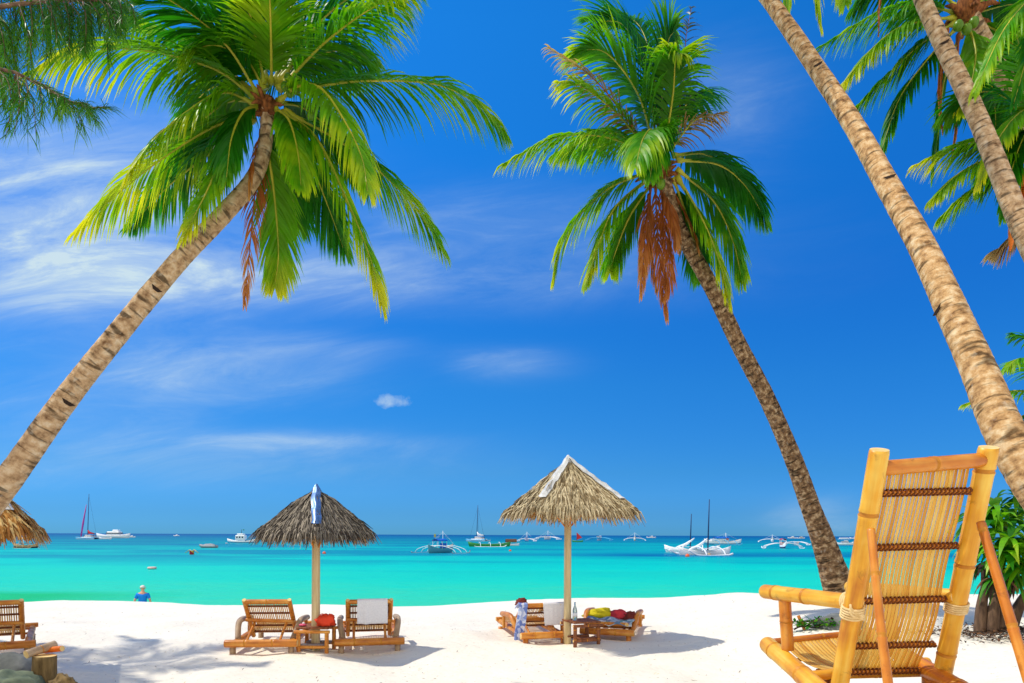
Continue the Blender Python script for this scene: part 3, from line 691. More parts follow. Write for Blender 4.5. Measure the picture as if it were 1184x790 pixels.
# --- the big palm on the right whose crown is above the picture
def palm_right():
    b = at(1330, 740, 4.6); b.z = gz(b.x, b.y)-.1
    t = thing('coconut_palm', 'thick leaning coconut palm trunk passing behind the big bamboo chair, its crown above the photo', 'palm tree', (b.x, b.y, b.z+.1))
    trunk('trunk', t, [b, at(1250, 640, 4.8), at(1172, 520, 5.1), at(1128, 420, 5.5), at(1082, 318, 6.0), at(1030, 220, 6.6), at(970, 118, 7.3), at(893, 5, 8.1), at(840, -68, 8.7), at(815, -130, 9.0)],
          [.19, .162, .136, .122, .112, .102, .092, .082, .078, .075], m_trunk_warm, 230, [(.70, .35), (.565, .5), (.85, .4), (.40, -.9)])
    Y = 9.0; c = at(812, -140, Y); boot(t, c, .14, .3, 16, 9)
    fr = [([(822,-130),(880,-110),(930,-60),(948,28)], -.8, .62, .8, m_leaf2), ([(822,-130),(870,-130),(905,-70),(910,16)], .3, .6, .8, m_leaf),
          ([(815,-150),(820,-250),(850,-330)], .5, .8, .6, m_leaf), ([(805,-150),(740,-220),(650,-230)], .5, .8, .7, m_leaf), ([(800,-140),(720,-130),(640,-80)], .5, .8, .8, m_leafd),
          ([(820,-150),(900,-220),(1000,-200)], .8, .8, .7, m_leaf), ([(820,-140),(900,-170),(980,-110)], -1, .7, .8, m_leafd), ([(805,-145),(760,-190),(700,-150)], -1.8, .8, .8, m_leaf)]
    for pxs, dY, ll, dr, mt in fr: add_frond(t, Y, pxs, dY, ll, dr, mt, n=76, wid=.021, rr=.028)

# --- the far right trunk with its crown above the picture, and the two crowns behind
def palm_far_right():
    b = at(1400, 640, 7.4); b.z = gz(b.x, b.y)-.1
    t = thing('coconut_palm', 'slim leaning coconut palm trunk crossing the leaves in the top right corner', 'palm tree', (b.x, b.y, b.z+.1))
    trunk('trunk', t, [b, at(1300, 480, 7.6), at(1232, 360, 7.8), at(1180, 258, 8.0), at(1130, 135, 8.3), at(1090, 52, 8.5), at(1062, -12, 8.7), at(1040, -80, 8.9), at(1030, -150, 9)],
          [.18, .15, .126, .114, .102, .095, .088, .084, .08], m_trunk, 200, [(.62, .3), (.76, .2), (.52, .5)])
    Y = 9; c = at(1030, -155, Y); boot(t, c, .14, .3, 14, 11)
    for pxs, dY, ll, dr, mt in [([(1030,-160),(1000,-110),(985,-50),(978,2)], -.6, .6, .8, m_leaf), ([(1035,-165),(1100,-190),(1180,-150)], .6, .75, .8, m_leaf), ([(1030,-170),(1040,-250),(1090,-310)], .4, .8, .7, m_leafd),
          ([(1020,-165),(960,-230),(880,-230)], .5, .8, .7, m_leaf), ([(1020,-160),(950,-160),(890,-110)], .9, .7, .8, m_leafd), ([(1035,-160),(1080,-150),(1110,-90)], -1.2, .6, .8, m_leaf)]:
        add_frond(t, Y, pxs, dY, ll, dr, mt, n=76, wid=.021, rr=.028)
def palm_cornerA():
    Y = 10.5
    b = at(1420, 690, 12); b.z = gz(b.x, b.y)-.1
    t = thing('coconut_palm', 'coconut palm crown filling the top right corner, brown dead fronds hanging below it', 'palm tree', (b.x, b.y, b.z+.1))
    trunk('trunk', t, [b, at(1370, 560, 12), at(1300, 380, 11.6), at(1215, 190, 11), at(1160, 90, 10.7), at(1122, 20, 10.5)], [.2, .17, .15, .14, .13, .12], m_trunk, 150)
    c = at(1118, 12, Y); boot(t, c, .16, .34, 16, 13)
    fr = [([(1105,15),(1060,5),(1010,18),(945,56)], .2, .62, .95, m_leaf), ([(1105,20),(1050,28),(1010,55),(968,105)], -.5, .6, .9, m_leaf2), ([(1105,26),(1065,50),(1025,88),(986,128)], .4, .6, .85, m_leaf),
          ([(1108,30),(1072,70),(1040,115),(1018,178)], -.3, .55, .8, m_leafd), ([(1112,34),(1092,90),(1085,150),(1078,206)], .5, .5, .75, m_leafd), ([(1108,10),(1070,-20),(1020,-20),(985,12)], .8, .62, .9, m_leafd),
          ([(1112,5),(1090,-50),(1040,-85)], .6, .7, .6, m_leaf), ([(1118,0),(1125,-60),(1140,-120)], .5, .7, .5, m_leaf), ([(1128,8),(1180,-40),(1250,-60)], .3, .7, .7, m_leaf), ([(1125,15),(1180,5),(1240,30)], .2, .65, .9, m_leafd),
          ([(1125,22),(1165,45),(1200,100),(1215,150)], .4, .62, .85, m_leaf), ([(1120,28),(1140,70),(1150,120),(1152,165)], .7, .55, .8, m_leafd), ([(1118,26),(1128,60),(1122,100),(1112,130)], -.9, .5, .8, m_leaf2)]
    for pxs, dY, ll, dr, mt in fr: add_frond(t, Y, pxs, dY, ll, dr, mt, n=84, wid=.020, rr=.028)
    add_frond(t, Y, [(1095,35),(1088,80),(1087,120),(1090,155)], -.6, .2, 1, m_dead, m_rachd, n=40, wid=.010, splay=.3, rr=.026)
    add_frond(t, Y, [(1108,40),(1106,95),(1106,140),(1100,188)], -.8, .2, 1, m_dead, m_rachd, n=40, wid=.010, splay=.3, rr=.026)
    add_frond(t, Y, [(1085,-10),(1030,-30),(1018,0),(1016,42)], -.8, .16, 1, m_dead, m_rachd, n=36, wid=.010, splay=.3, rr=.028)
    coconuts(t, [at(1100+dx, 30+dy, Y-.3) for dx, dy in ((8,0),(18,4),(26,-4))], .07)
def palm_cornerB():
    Y = 9.0
    b = at(1480, 700, 9); b.z = gz(b.x, b.y)-.1
    t = thing('coconut_palm', 'coconut palm with low bright fronds at the right edge and an orange stalk', 'palm tree', (b.x, b.y, b.z+.1))
    trunk('trunk', t, [b, at(1400, 560, 9), at(1310, 380, 9), at(1250, 260, 9), at(1212, 180, 9)], [.2, .17, .15, .13, .12], m_trunk, 130)
    c = at(1206, 175, Y); boot(t, c, .14, .3, 14, 17)
    fr = [([(1198,172),(1150,160),(1105,170),(1056,192)], .5, .5, .8, m_leaf2), ([(1198,178),(1150,182),(1110,200),(1076,232)], -.2, .5, .8, m_leaf2), ([(1198,182),(1160,196),(1120,222),(1086,252)], .4, .5, .8, m_leaf),
          ([(1204,165),(1205,128),(1180,130),(1152,165),(1130,218)], -.6, .42, .7, m_leaf2), ([(1200,160),(1160,110),(1120,110),(1090,135)], .9, .55, .8, m_leafd), ([(1204,160),(1190,95),(1175,40)], .6, .6, .6, m_leaf),
          ([(1206,160),(1232,60),(1210,-8),(1165,28),(1126,108)], -.9, .56, .75, m_leaf), ([(1208,160),(1250,70),(1235,10),(1198,40),(1172,120)], -.5, .52, .75, m_leafd), ([(1203,168),(1190,150),(1172,190),(1160,250)], -.3, .45, .75, m_leafd), ([(1210,165),(1250,100),(1300,80)], .3, .6, .7, m_leaf), ([(1210,175),(1270,180),(1320,230)], .3, .6, .8, m_leaf),
          ([(1206,188),(1190,240),(1165,280),(1148,292)], .5, .34, .7, m_deadgrey), ([(1206,188),(1230,250),(1240,310)], .3, .5, .8, m_leafd), ([(1200,170),(1175,150),(1150,175),(1132,222)], .8, .5, .8, m_leafd)]
    for pxs, dY, ll, dr, mt in fr: add_frond(t, Y, pxs, dY, ll, dr, mt, n=80, wid=.0175, rr=.025)
    mb = MB(); mb.tube(spline([at(1184, 215, 8.9), at(1174, 240, 8.85), at(1168, 290, 8.8)], 10), [.03, .045, .05, .055, .055, .06, .06, .05, .045, .03, .012], m_orange, 10); mb.build('flower_stalk', t)
    coconuts(t, [at(1186, 205, 8.8), at(1192, 222, 8.8), at(1200, 208, 8.75)], .10, m_orange)
def palm_low():
    Y = 15
    b = at(1300, 700, 15); b.z = gz(b.x, b.y)-.1
    t = thing('coconut_palm', 'distant small palm whose frond tips show behind the thick trunk at the right edge', 'palm tree', (b.x, b.y, b.z+.1))
    trunk('trunk', t, [b, at(1270, 600, 15), at(1240, 520, 15), at(1222, 460, 15)], [.18, .15, .13, .11], m_trunk, 80)
    for pxs, dY, ll, dr, mt in [([(1218,462),(1180,452),(1145,458),(1113,468)], .3, .5, .8, m_leaf2), ([(1218,458),(1195,425),(1178,415),(1165,425)], -.4, .55, .8, m_leaf), ([(1218,468),(1190,478),(1165,492),(1150,520)], .5, .5, .8, m_leafd),
             ([(1220,455),(1225,400),(1240,370)], .3, .6, .7, m_leaf), ([(1226,460),(1270,440),(1310,470)], .3, .6, .8, m_leaf), ([(1220,470),(1200,500),(1195,540)], -.5, .5, .8, m_leaf), ([(1222,455),(1200,400),(1170,385)], .6, .5, .8, m_leafd)]:
        add_frond(t, Y, pxs, dY, ll, dr, mt, n=44, wid=.026, rr=.03)
def palm_shade():
    Y = 10.0; c = Vector((-12.4, 9.5, 11.0)); b = Vector((-14, 9.9, gz(-14, 9.9)-.1))
    t = thing('coconut_palm', 'coconut palm standing wholly beyond the left edge, only its shadow on the sand', 'palm tree', (b.x, b.y, b.z+.1))
    trunk('trunk', t, [b, b+Vector((.3, 0, 3.5)), b+Vector((1.0, -.2, 8)), c], [.22, .17, .14, .12], m_trunk, 100); boot(t, c, .12, .28, 12, 19)
    for i in range(7):
        a = i*2.4; el = (.9, .35, -.2)[i % 3]; d = Vector((math.cos(a), math.sin(a), 0)); l = 2.5
        mb = MB(); frond(mb, [c, c+d*l*.35+Vector((0, 0, el*.9)), c+d*l*.75+Vector((0, 0, el*1.0-.25)), c+d*l+Vector((0, 0, el*.7-.9))], .6, .8, m_leaf, m_rach, n=60, wid=.02, rr=.026); mb.build('frond', t)
palm_shade()
palm_left(); palm_middle(); palm_right(); palm_far_right(); palm_cornerA(); palm_cornerB(); palm_low()

# ------------------------------------------------------------------ casuarina whose branch hangs in from the top left
def casuarina():
    rnd = random.Random(21)
    b = Vector((-5.6, 4.9, 0)); b.z = gz(b.x, b.y)-.1
    t = thing('casuarina_tree', 'casuarina tree with fine drooping needle sprays hanging into the top left corner', 'tree', (b.x, b.y, b.z+.1))
    mb = MB(); mb.tube(spline([b, b+Vector((.1, 0, 3)), b+Vector((0, -.1, 6)), b+Vector((.2, 0, 9.5))], 30), [.24-.006*i for i in range(31)], m_bark, 14); mb.build('trunk', t)
    Y = 4.4
    def spray(nb, P, dens, ln, w=.0022):
        k = len(P)-1
        for i in range(dens):
            x = rnd.random()**.8*k; a = min(int(x), k-1); p = P[a].lerp(P[a+1], x-a); T = (P[a+1]-P[a]).normalized()
            d = (T*.9 + Vector((rnd.uniform(-1, 1), rnd.uniform(-1, 1), rnd.uniform(-.9, .4)))*.75).normalized(); l = ln*rnd.uniform(.5, 1.2)
            q1 = p+d*l*.5; q2 = q1+(d+Vector((0, 0, -.55))).normalized()*l*.5
            wv = d.cross(Vector((rnd.uniform(-1, 1), rnd.uniform(-1, 1), rnd.uniform(-1, 1)))).normalized()
            nb.strip([p, q1, q2], [w, w*.9, 0], [wv]*3, m_needle, u=x/k*.6)
    limbs = [  # pixel course of a limb, and the twigs that hang from it
      ([(-260,120),(-120,40),(0,8),(110,0),(150,12)], Y, [(-10,10,6,75),(20,5,30,95),(50,0,62,55),(75,0,85,58),(100,2,112,62),(125,4,140,48),(0,5,-12,100),(38,3,45,70),(88,0,98,40),(60,-4,70,40),(110,-4,126,34),(135,-4,150,24),(28,0,20,60)]),
      ([(-260,40),(-140,-40),(-10,-30),(90,-28),(140,-12)], 4.7, [(0,-30,10,40),(30,-30,42,45),(60,-28,75,40),(90,-28,105,38),(115,-20,140,30),(-15,-30,-20,60),(75,-28,84,50),(45,-28,52,48),(10,-30,22,38),(100,-25,122,40)]),
      ([(-260,150),(-100,90),(-5,80),(40,95),(75,115),(100,124),(122,124)], Y-.15, [(-5,80,5,120),(20,87,15,160),(35,93,50,118),(50,100,60,138),(62,108,72,126),(25,90,12,130),(75,115,105,145),(20,88,32,152),(85,118,100,130)]),
      ([(-260,210),(-100,40),(-20,30),(10,50)], Y+.2, [(-20,30,-8,90),(0,45,12,90),(-10,35,0,120)]),
    ]
    for li, (course, YY, twigs) in enumerate(limbs):
        dn = .55 if li == 2 else 1.0
        lb = MB(); P = spline([at(x, y, YY) for x, y in course], 20); lb.tube(P, [(.012 if li == 2 else .02)*(1-.9*i/20)+.003 for i in range(21)], m_bark, 8); lb.build('limb', t)
        nb = MB(); spray(nb, P[10:], int(330*dn*dn), .15)
        for x0, y0, x1, y1 in twigs:
            for rep in range(3):
                ox, oy, od = rnd.uniform(-12, 12), rnd.uniform(-8, 8), rnd.uniform(-.35, .35)
                Q = spline([at(x0+ox*.4, y0, YY+od*.3), at((x0+x1)/2+ox+4, (y0+y1)/2-4, YY+od), at(x1+ox*1.3, y1+oy, YY+od*1.2)], 8)
                nb.tube(Q, [.004*(1-.7*i/8) for i in range(9)], m_bark, 4)
                spray(nb, Q, int(78*dn), .14)
        nb.build('needles', t)
    # crown above and left of the picture
    nb = MB(); lb = MB()
    for i in range(46):
        a = rnd.random()*6.28; z = rnd.uniform(4.2, 9.4); r = rnd.uniform(.6, 1.9)*(1.15-z/14)
        c0 = b+Vector((.1, 0, z)); c1 = c0+Vector((math.cos(a)*r, math.sin(a)*r, .35)); c2 = c1+Vector((math.cos(a)*.3, math.sin(a)*.3, -.5))
        if c1.x > -5.0: continue
        P = spline([c0, c1, c2], 10); lb.tube(P, [.03*(1-.85*j/10) for j in range(11)], m_bark, 5); spray(nb, P[2:], 330, .28, .006)
    lb.build('branch', t); nb.build('crown', t)
casuarina()

# ------------------------------------------------------------------ thatched parasols
def parasol(name, label, pole_px, apex_py, eave_py, half_px, yaw, Yd, thm, under, flash, pole_r=.055, lower_grey=False, n=1500, hips=(0, 1, 2, 3), flash_from=.0, flash_to=.86, fw=.10, sag=.10):
    px, base_py = pole_px
    b = at(px, base_py, Yd); gx, gy = b.x, b.y; g0 = gz(gx, gy)
    top = at(px, apex_py, Yd).z; ev = at(px, eave_py, Yd).z; r = half_px/F*Yd
    t = thing(name, label, 'parasol', (gx, gy, g0), 'thatched parasols')
    rnd = random.Random(int(px*7))
    A = Vector((gx, gy, top)); K = [Vector((gx+r*math.cos(yaw+k*math.pi/2), gy+r*math.sin(yaw+k*math.pi/2), ev)) for k in range(4)]
    mb = MB(); zz = [g0-.3, g0+.5, g0+1.2, top-.12]; mb.tube([(gx, gy, z) for z in zz], [pole_r*1.08, pole_r*1.04, pole_r, pole_r*.95], m_pole, 14); mb.build('pole', t)
    # bamboo frame under the leaves
    fb = MB()
    for k in range(4):
        a, c = K[k], K[(k+1) % 4]; off = Vector((0, 0, -.045)); ctr = Vector((gx, gy, ev))
        fb.bamboo(ctr+(a-ctr)*.93+off, ctr+(c-ctr)*.93+off, .022, m_bam, 8, (.5,))
        fb.tube([A+Vector((0, 0, -.1)), ctr+(a-ctr)*.95+Vector((0, 0, -.02))], .02, m_bam2, 7)
        md = (a+c)/2; fb.tube([Vector((gx, gy, ev+.16)), ctr+(md-ctr)*.95+Vector((0, 0, .0))], .016, m_bam2, 7)
        fb.tube([Vector((gx, gy, ev-.30))+(md-ctr)*.03, ctr+(md-ctr)*.55+Vector((0, 0, .12))], .013, m_bam2, 7)
    fb.build('roof_frame', t)
    rb = MB()
    def facept(k, u, w):  # w down the slope, u across
        a, c = K[k], K[(k+1) % 4]; e = a.lerp(c, u); p = A.lerp(e, w); p = p.copy(); p.z -= sag*math.sin(math.pi*min(w, 1))*.6
        return p
    for k in range(4):   # closed underlayer
        rb.grid(lambda u, w: facept(k, u, w*1.0)+Vector((0, 0, -.01)), 8, 8, thm[2])
        rb.grid(lambda u, w: facept(k, u, w*.98)+Vector((0, 0, -.055)), 8, 8, under[0])
        a, c = K[k], K[(k+1) % 4]; nrm = (a-A).cross(c-A).normalized()
        if nrm.z < 0: nrm = -nrm
        for i in range(n):
            w = math.sqrt(rnd.random())*1.0; u = rnd.random()
            p = facept(k, u, w); dn = (facept(k, u, min(w+.1, 1.05))-p).normalized() if w < .98 else (a.lerp(c, u)-A).normalized()
            sd = nrm.cross(dn); dn = (dn+sd*rnd.uniform(-.28, .28)).normalized()
            l = rnd.uniform(.16, .34)*(.7+.5*r); lift = rnd.uniform(.012, .055)
            edge = w > .80
            p0 = p+nrm*lift*.4; p1 = p0+dn*l*.5+nrm*lift*.5; p2 = p1+dn*l*.5+Vector((0, 0, -.02))
            over = (Vector((p2.x-gx, p2.y-gy, 0))).length
            if edge: p2 = p1 + (dn*.75+Vector((0, 0, -rnd.uniform(.3, 1.1)))).normalized()*l*rnd.uniform(.25, .55)
            wd = rnd.uniform(.006, .014); mt = rnd.choice(thm)
            rb.strip([p0, p1, p2], [wd*.8, wd, wd*.35], [sd+nrm*rnd.uniform(-.4, .4)]*3, mt)
        for i in range(int(n*.42)):   # fringe under the eave
            u = rnd.random(); p = facept(k, u, rnd.uniform(.93, 1.0))+Vector((0, 0, -.02-rnd.random()*.03)); o = (a.lerp(c, u)-Vector((gx, gy, ev))).normalized()
            l = rnd.uniform(.05, .15)*(1.7 if rnd.random() < .08 else 1); d = (o*rnd.uniform(.1, .6)+Vector((rnd.uniform(-.25, .25), rnd.uniform(-.25, .25), -1))).normalized()
            wd = rnd.uniform(.004, .010)
            rb.strip([p, p+d*l*.6, p+d*l], [wd, wd*.8, wd*.2], [(c-a).normalized()]*3, rnd.choice(under if rnd.random() < .7 else thm))
    rb.build('thatch_roof', t)
    for k in hips:       # bent sheet caps over the hips
        hb = MB(); e = K[k]; d = (e-A); nA = (K[k-1]-A).cross(e-A).normalized(); nB = (e-A).cross(K[(k+1) % 4]-A).normalized()
        if nA.z < 0: nA = -nA
        if nB.z < 0: nB = -nB
        sA = (K[k-1]-e).normalized(); sB = (K[(k+1) % 4]-e).normalized(); up = (nA+nB).normalized()
        def cap(u, w, lift):
            q = A.lerp(e, flash_from+w*(flash_to-flash_from)).copy(); q.z -= sag*.6*math.sin(math.pi*w*flash_to)
            s_ = (u-.5)*2; q = q+up*(lift+.006*math.sin(w*31)+.014*mnoise.noise(Vector((w*7, u*2.5, k*3)))) + (sB-sA)*.018*mnoise.noise(Vector((w*4, 3, k))); q = q + (sA if s_ < 0 else sB)*abs(s_)*fw*(.35+.65*min(1, w*3+.25))
            return q
        hb.grid(lambda u, w: cap(u, w, .062), 6, 14, flash); hb.grid(lambda u, w: cap(1-u, w, .056), 6, 14, flash)
        hb.build('ridge_cap', t)
    tb = MB(); tb.lathe([(.0, -.05), (.085, -.03), (.05, .03), (.015, .085), (.0, .09)], A+Vector((0, 0, -.01)), flash, 12); tb.build('ridge_top', t)
    return t
parasol('thatched_parasol', 'thatched parasol with dark grey weathered roof and one bluish metal strip facing the viewer', (365, 751), 566, 612, 57, R(286), 9.4, TH_GREY, TH_GOLD, m_metal, hips=(0,), fw=.085, flash_to=.96, sag=-.02)
parasol('thatched_parasol', 'thatched parasol with tan roof and white strips along its ridges on a tall pale pole', (656, 739), 532, 588, 77, R(240), 10.3, TH_TAN, TH_GOLD, m_metalw, hips=(0, 1), fw=.09, flash_to=.88, sag=.02)
parasol('thatched_parasol', 'thatched parasol cut off by the left edge below the leaning palm, golden straw eave', (-52, 770), 520, 606, 96, R(255), 7.6, TH_GOLD, TH_GOLD, m_metalw, hips=(1,), sag=.02)

# ------------------------------------------------------------------ small bamboo loungers
def lounger(rec, wbase=.90, sc_=1.0, grey_arms=True):
    "local axes: the sitter looks along +y, the back leans towards -y"
    r = thing('bamboo_lounger', '', 'lounger', (0, 0, 0), 'bamboo loungers under the parasols', world=False)
    s = sc_; hw = .30*s; bw = wbase/2*s
    hy, hz_ = .34*s, .20*s; bl = .62*s
    def bp(k, x, off=0):
        return Vector((x, hy - bl*k*math.sin(rec) - off*math.cos(rec), hz_ + bl*k*math.cos(rec) - off*math.sin(rec)))
    side = m_bamg if grey_arms else m_bamw
    for q in (-1, 1):
        mb = MB(); mb.bamboo((q*(bw-.07*s), -.34*s, .135*s), (q*(bw-.07*s), 1.15*s, .20*s), .045*s, m_bamw, 12, (.25, .6, .85), taper=.05); mb.build('side_rail', r)
        mb = MB(); mb.bamboo(bp(-.12, q*hw), bp(1.06, q*hw), .030*s, m_bamw, 10, (.2, .55, .85)); mb.build('back_post', r)
        ar = MB(); zz = .40*s
        ar.tube(spline([Vector((q*(hw+.06*s), -.14*s, .16*s)), Vector((q*(hw+.10*s), .0, .33*s)), Vector((q*(hw+.11*s), .12*s, zz)), Vector((q*(hw+.11*s), .36*s, zz)), Vector((q*(hw+.10*s), .62*s, zz-.02*s))], 16), .040*s, side, 10, capmat=m_cut)
        ar.build('armrest', r)
        mb = MB(); mb.bamboo((q*(hw+.10*s), .52*s, .16*s), (q*(hw+.10*s), .52*s, .38*s), .026*s, m_bamw, 8, (.5,)); mb.build('arm_post', r)
        mb = MB(); a = bp(.42, q*hw*.72, .05*s); mb.bamboo(a, (q*hw*.72, -.30*s, .14*s), .018*s, m_bamw, 8, (.5,)); mb.build('prop_stick', r)
        for y in (-.30, 1.05):
            mb = MB(); mb.tube([(q*(bw-.07*s), y*s, -.06*s), (q*(bw-.07*s), y*s, .11*s)], .04*s, side, 10, capmat=m_cut); mb.build('leg', r)
    mb = MB(); mb.bamboo((-bw-.02*s, -.34*s, .15*s), (bw+.02*s, -.34*s, .15*s), .052*s, m_bamw, 12, (.28, .66)); mb.build('rear_rail', r)
    mb = MB(); mb.bamboo((-bw, 1.10*s, .235*s), (bw, 1.10*s, .235*s), .035*s, m_bamw, 10, (.4,)); mb.build('front_rail', r)
    mb = MB(); mb.bamboo(bp(1.0, -hw), bp(1.0, hw), .034*s, m_bamw, 10, (.5,)); mb.build('top_rail', r)
    mb = MB(); mb.bamboo(bp(.50, -hw*1.1, .045*s), bp(.44, hw*1.1, .045*s), .026*s, m_bamw, 10, (.6,)); mb.build('back_brace', r)
    cb = MB()
    for k in (.86, .64, .24, .04): cb.tube([bp(k, -hw), bp(k, hw)], .014*s, m_twine, 8)
    cb.build('cross_bar', r)
    sb = MB(); n = 22
    for i in range(n):
        x = -hw*.88 + 2*hw*.88*i/(n-1) + random.uniform(-.003, .003)
        sb.strip([bp(k, x, -.016*s) for k in (.02, .3, .6, .93)], [.0085*s]*4, [Vector((1, 0, random.uniform(-.15, .15)))]*4, m_slatw)
    sb.build('back_slats', r)
    sb = MB()
    for i in range(n):
        x = -hw*.9 + 2*hw*.9*i/(n-1)
        sb.strip([Vector((x, y*s, z*s)) for y, z in ((.34, .20), (.5, .205), (.8, .235), (1.1, .275))], [.0085*s]*4, [Vector((1, 0, 0))]*4, m_slatw)
    for y, z in ((.5, .19), (.8, .22)): sb.tube([(-bw+.05*s, y*s, z*s), (bw-.05*s, y*s, z*s)], .016*s, m_bamw, 8)
    sb.build('seat_slats', r)
    r['_bp'] = 0
    return r, bp
def put(r, px, py, rz, label):
    p = gpt(px, py, 6, 14); r.location = (p.x, p.y, gz(p.x, p.y)-.005); r.rotation_euler = (0, 0, rz); r['label'] = label
    return r
def copy_tree(o):
    c = o.copy(); C.objects.link(c)
    for ch in o.children:
        d = ch.copy(); C.objects.link(d); d.parent = c
    return c
lg1, bp1 = lounger(R(40)); put(lg1, 310, 752, R(5), 'empty bamboo lounger left of the small table under the dark grey parasol')
lg2 = copy_tree(lg1); put(lg2, 427, 750, R(13), 'bamboo lounger with white towel over its back under the dark grey parasol')
lg5 = copy_tree(lg1); put(lg5, -8, 757, R(33), 'bamboo lounger cut off by the left edge behind the grey rock')
for ch in list(lg5.children):       # this one has no arm on its right
    if ch.name.split('.')[0] in ('armrest', 'arm_post') and sum(v.co.x for v in ch.data.vertices) > 0: bpy.data.objects.remove(ch)
lg3, bp3 = lounger(R(52), .74, 1.0, False); put(lg3, 622, 742, R(17), 'yellow bamboo lounger with white and blue towels over its back under the tan parasol')
lg4, bp4 = lounger(R(84), .80, 1.0, False); put(lg4, 706, 738, R(-18), 'bamboo lounger laid flat and covered in coloured cloths under the tan parasol')

def cloth(name, label, fn, nu, nv, mat, cat='towel', th=.008, group=None):
    mb = MB(); mb.grid(fn, nu, nv, mat); c = sum(mb.v, Vector())/len(mb.v); o = mb.build(name, origin=c)
    md = o.modifiers.new('thick', 'SOLIDIFY'); md.thickness = th; md.offset = 1
    return tag(o, label, cat, group)
def over_back(lg, bp, x0, x1, front, rear, seed, fold=.012, skew=0):
    "a towel over the top rail: down the sitter's side by front, down the back by rear"
    Mx = Matrix.Translation(lg.location) @ Matrix.Rotation(lg.rotation_euler.z, 4, 'Z')
    def fn(u, v):
        x = x0+(x1-x0)*u; d = (v-.5); Ltot = front+rear; s_ = v*Ltot
        f = fold*mnoise.noise(Vector((u*5+seed, v*1.2, seed))) + fold*.5*math.sin(u*17+seed)*abs(v-.4)
        if s_ < front:
            k = 1.0-(front-s_)/.62; p = bp(k, x+skew*(front-s_), -.045-f)
        elif s_ < front+.09:
            a = (s_-front)/.09*math.pi; c = bp(1.0, x); n0 = bp(1.0, x, 1)-c; up = (bp(1.1, x)-c).normalized()
            p = c - n0*(.046*math.cos(a)) + up*(.046*math.sin(a))
        else:
            q = s_-front-.09; c = bp(1.0, x, .046+f*.8); down = Vector((0, -.10, -1)).normalized(); p = c + down*q + Vector((f*.5+skew*q, -abs(f), 0))
        return Mx @ p
    return fn
cloth('beach_towel', 'white towel hung over the back of the lounger under the dark grey parasol', over_back(lg2, bp1, -.17, .25, .3, .37, 3.1), 26, 26, m_towel)
cloth('beach_towel', 'white towel draped over the right side of the yellow bamboo lounger', over_back(lg3, bp3, .02, .43, .25, .36, 8.2, .022, .05), 26, 26, m_towel)
cloth('beach_towel', 'blue and white printed cloth over the left corner of the yellow bamboo lounger', over_back(lg3, bp3, -.37, -.23, .12, .56, 5.7, .03, -.18), 12, 26, m_blueprint, 'cloth')
def lump_on(lg, lx, ly, lz, rx, ry, rz, mat, name, label, cat, seed):
    Mx = Matrix.Translation(lg.location) @ Matrix.Rotation(lg.rotation_euler.z, 4, 'Z')
    mb = MB(); mb.blob(Vector((0, 0, 0)), rx, ry, rz, mat, 24, 14, .55, 2.4, seed, -rz*.45)
    o = mb.build(name, origin=(0, 0, 0)); o.location = Mx @ Vector((lx, ly, lz)); o.rotation_euler = (0, 0, lg.rotation_euler.z); return tag(o, label, cat)
lump_on(lg3, -.27, .0, .60, .09, .07, .085, m_mar, 'shoulder_bag', 'maroon cloth bag at the upper left corner of the yellow bamboo lounger', 'bag', 2)
def flatcloth(lg, x0, x1, y0, y1, z, mat, label, seed, droop=.0):
    Mx = Matrix.Translation(lg.location) @ Matrix.Rotation(lg.rotation_euler.z, 4, 'Z')
    def fn(u, v):
        x = x0+(x1-x0)*u; y = y0+(y1-y0)*v
        zz = z + .05*abs(mnoise.noise(Vector((u*3+seed, v*3, seed)))) + .012*math.sin(u*13+v*7+seed) - (droop if v < .12 else 0)*(1-v/.12)
        return Mx @ Vector((x+.03*mnoise.noise(Vector((v*4, seed, 1))), y+.03*mnoise.noise(Vector((u*4, seed, 2))), zz))
    return cloth('beach_towel' if mat is m_batik else 'cloth', label, fn, 30, 30, mat, 'cloth')
flatcloth(lg4, -.36, .38, -.30, .25, .30, m_batik, 'blue and grey patterned cloth spread over the flat lounger', 4.4, .06)
lump_on(lg4, -.18, .16, .345, .27, .14, .10, m_yel, 'yellow_towel', 'crumpled yellow towel heaped on the flat lounger', 'towel', 6)
lump_on(lg4, .12, .12, .345, .17, .13, .10, m_red, 'red_shirt', 'crumpled red cloth heaped beside the yellow towel on the flat lounger', 'cloth', 9)
lump_on(lg4, .30, .06, .34, .12, .11, .085, m_mar, 'brown_bag', 'brown and red bag lying right of the red cloth on the flat lounger', 'bag', 12)

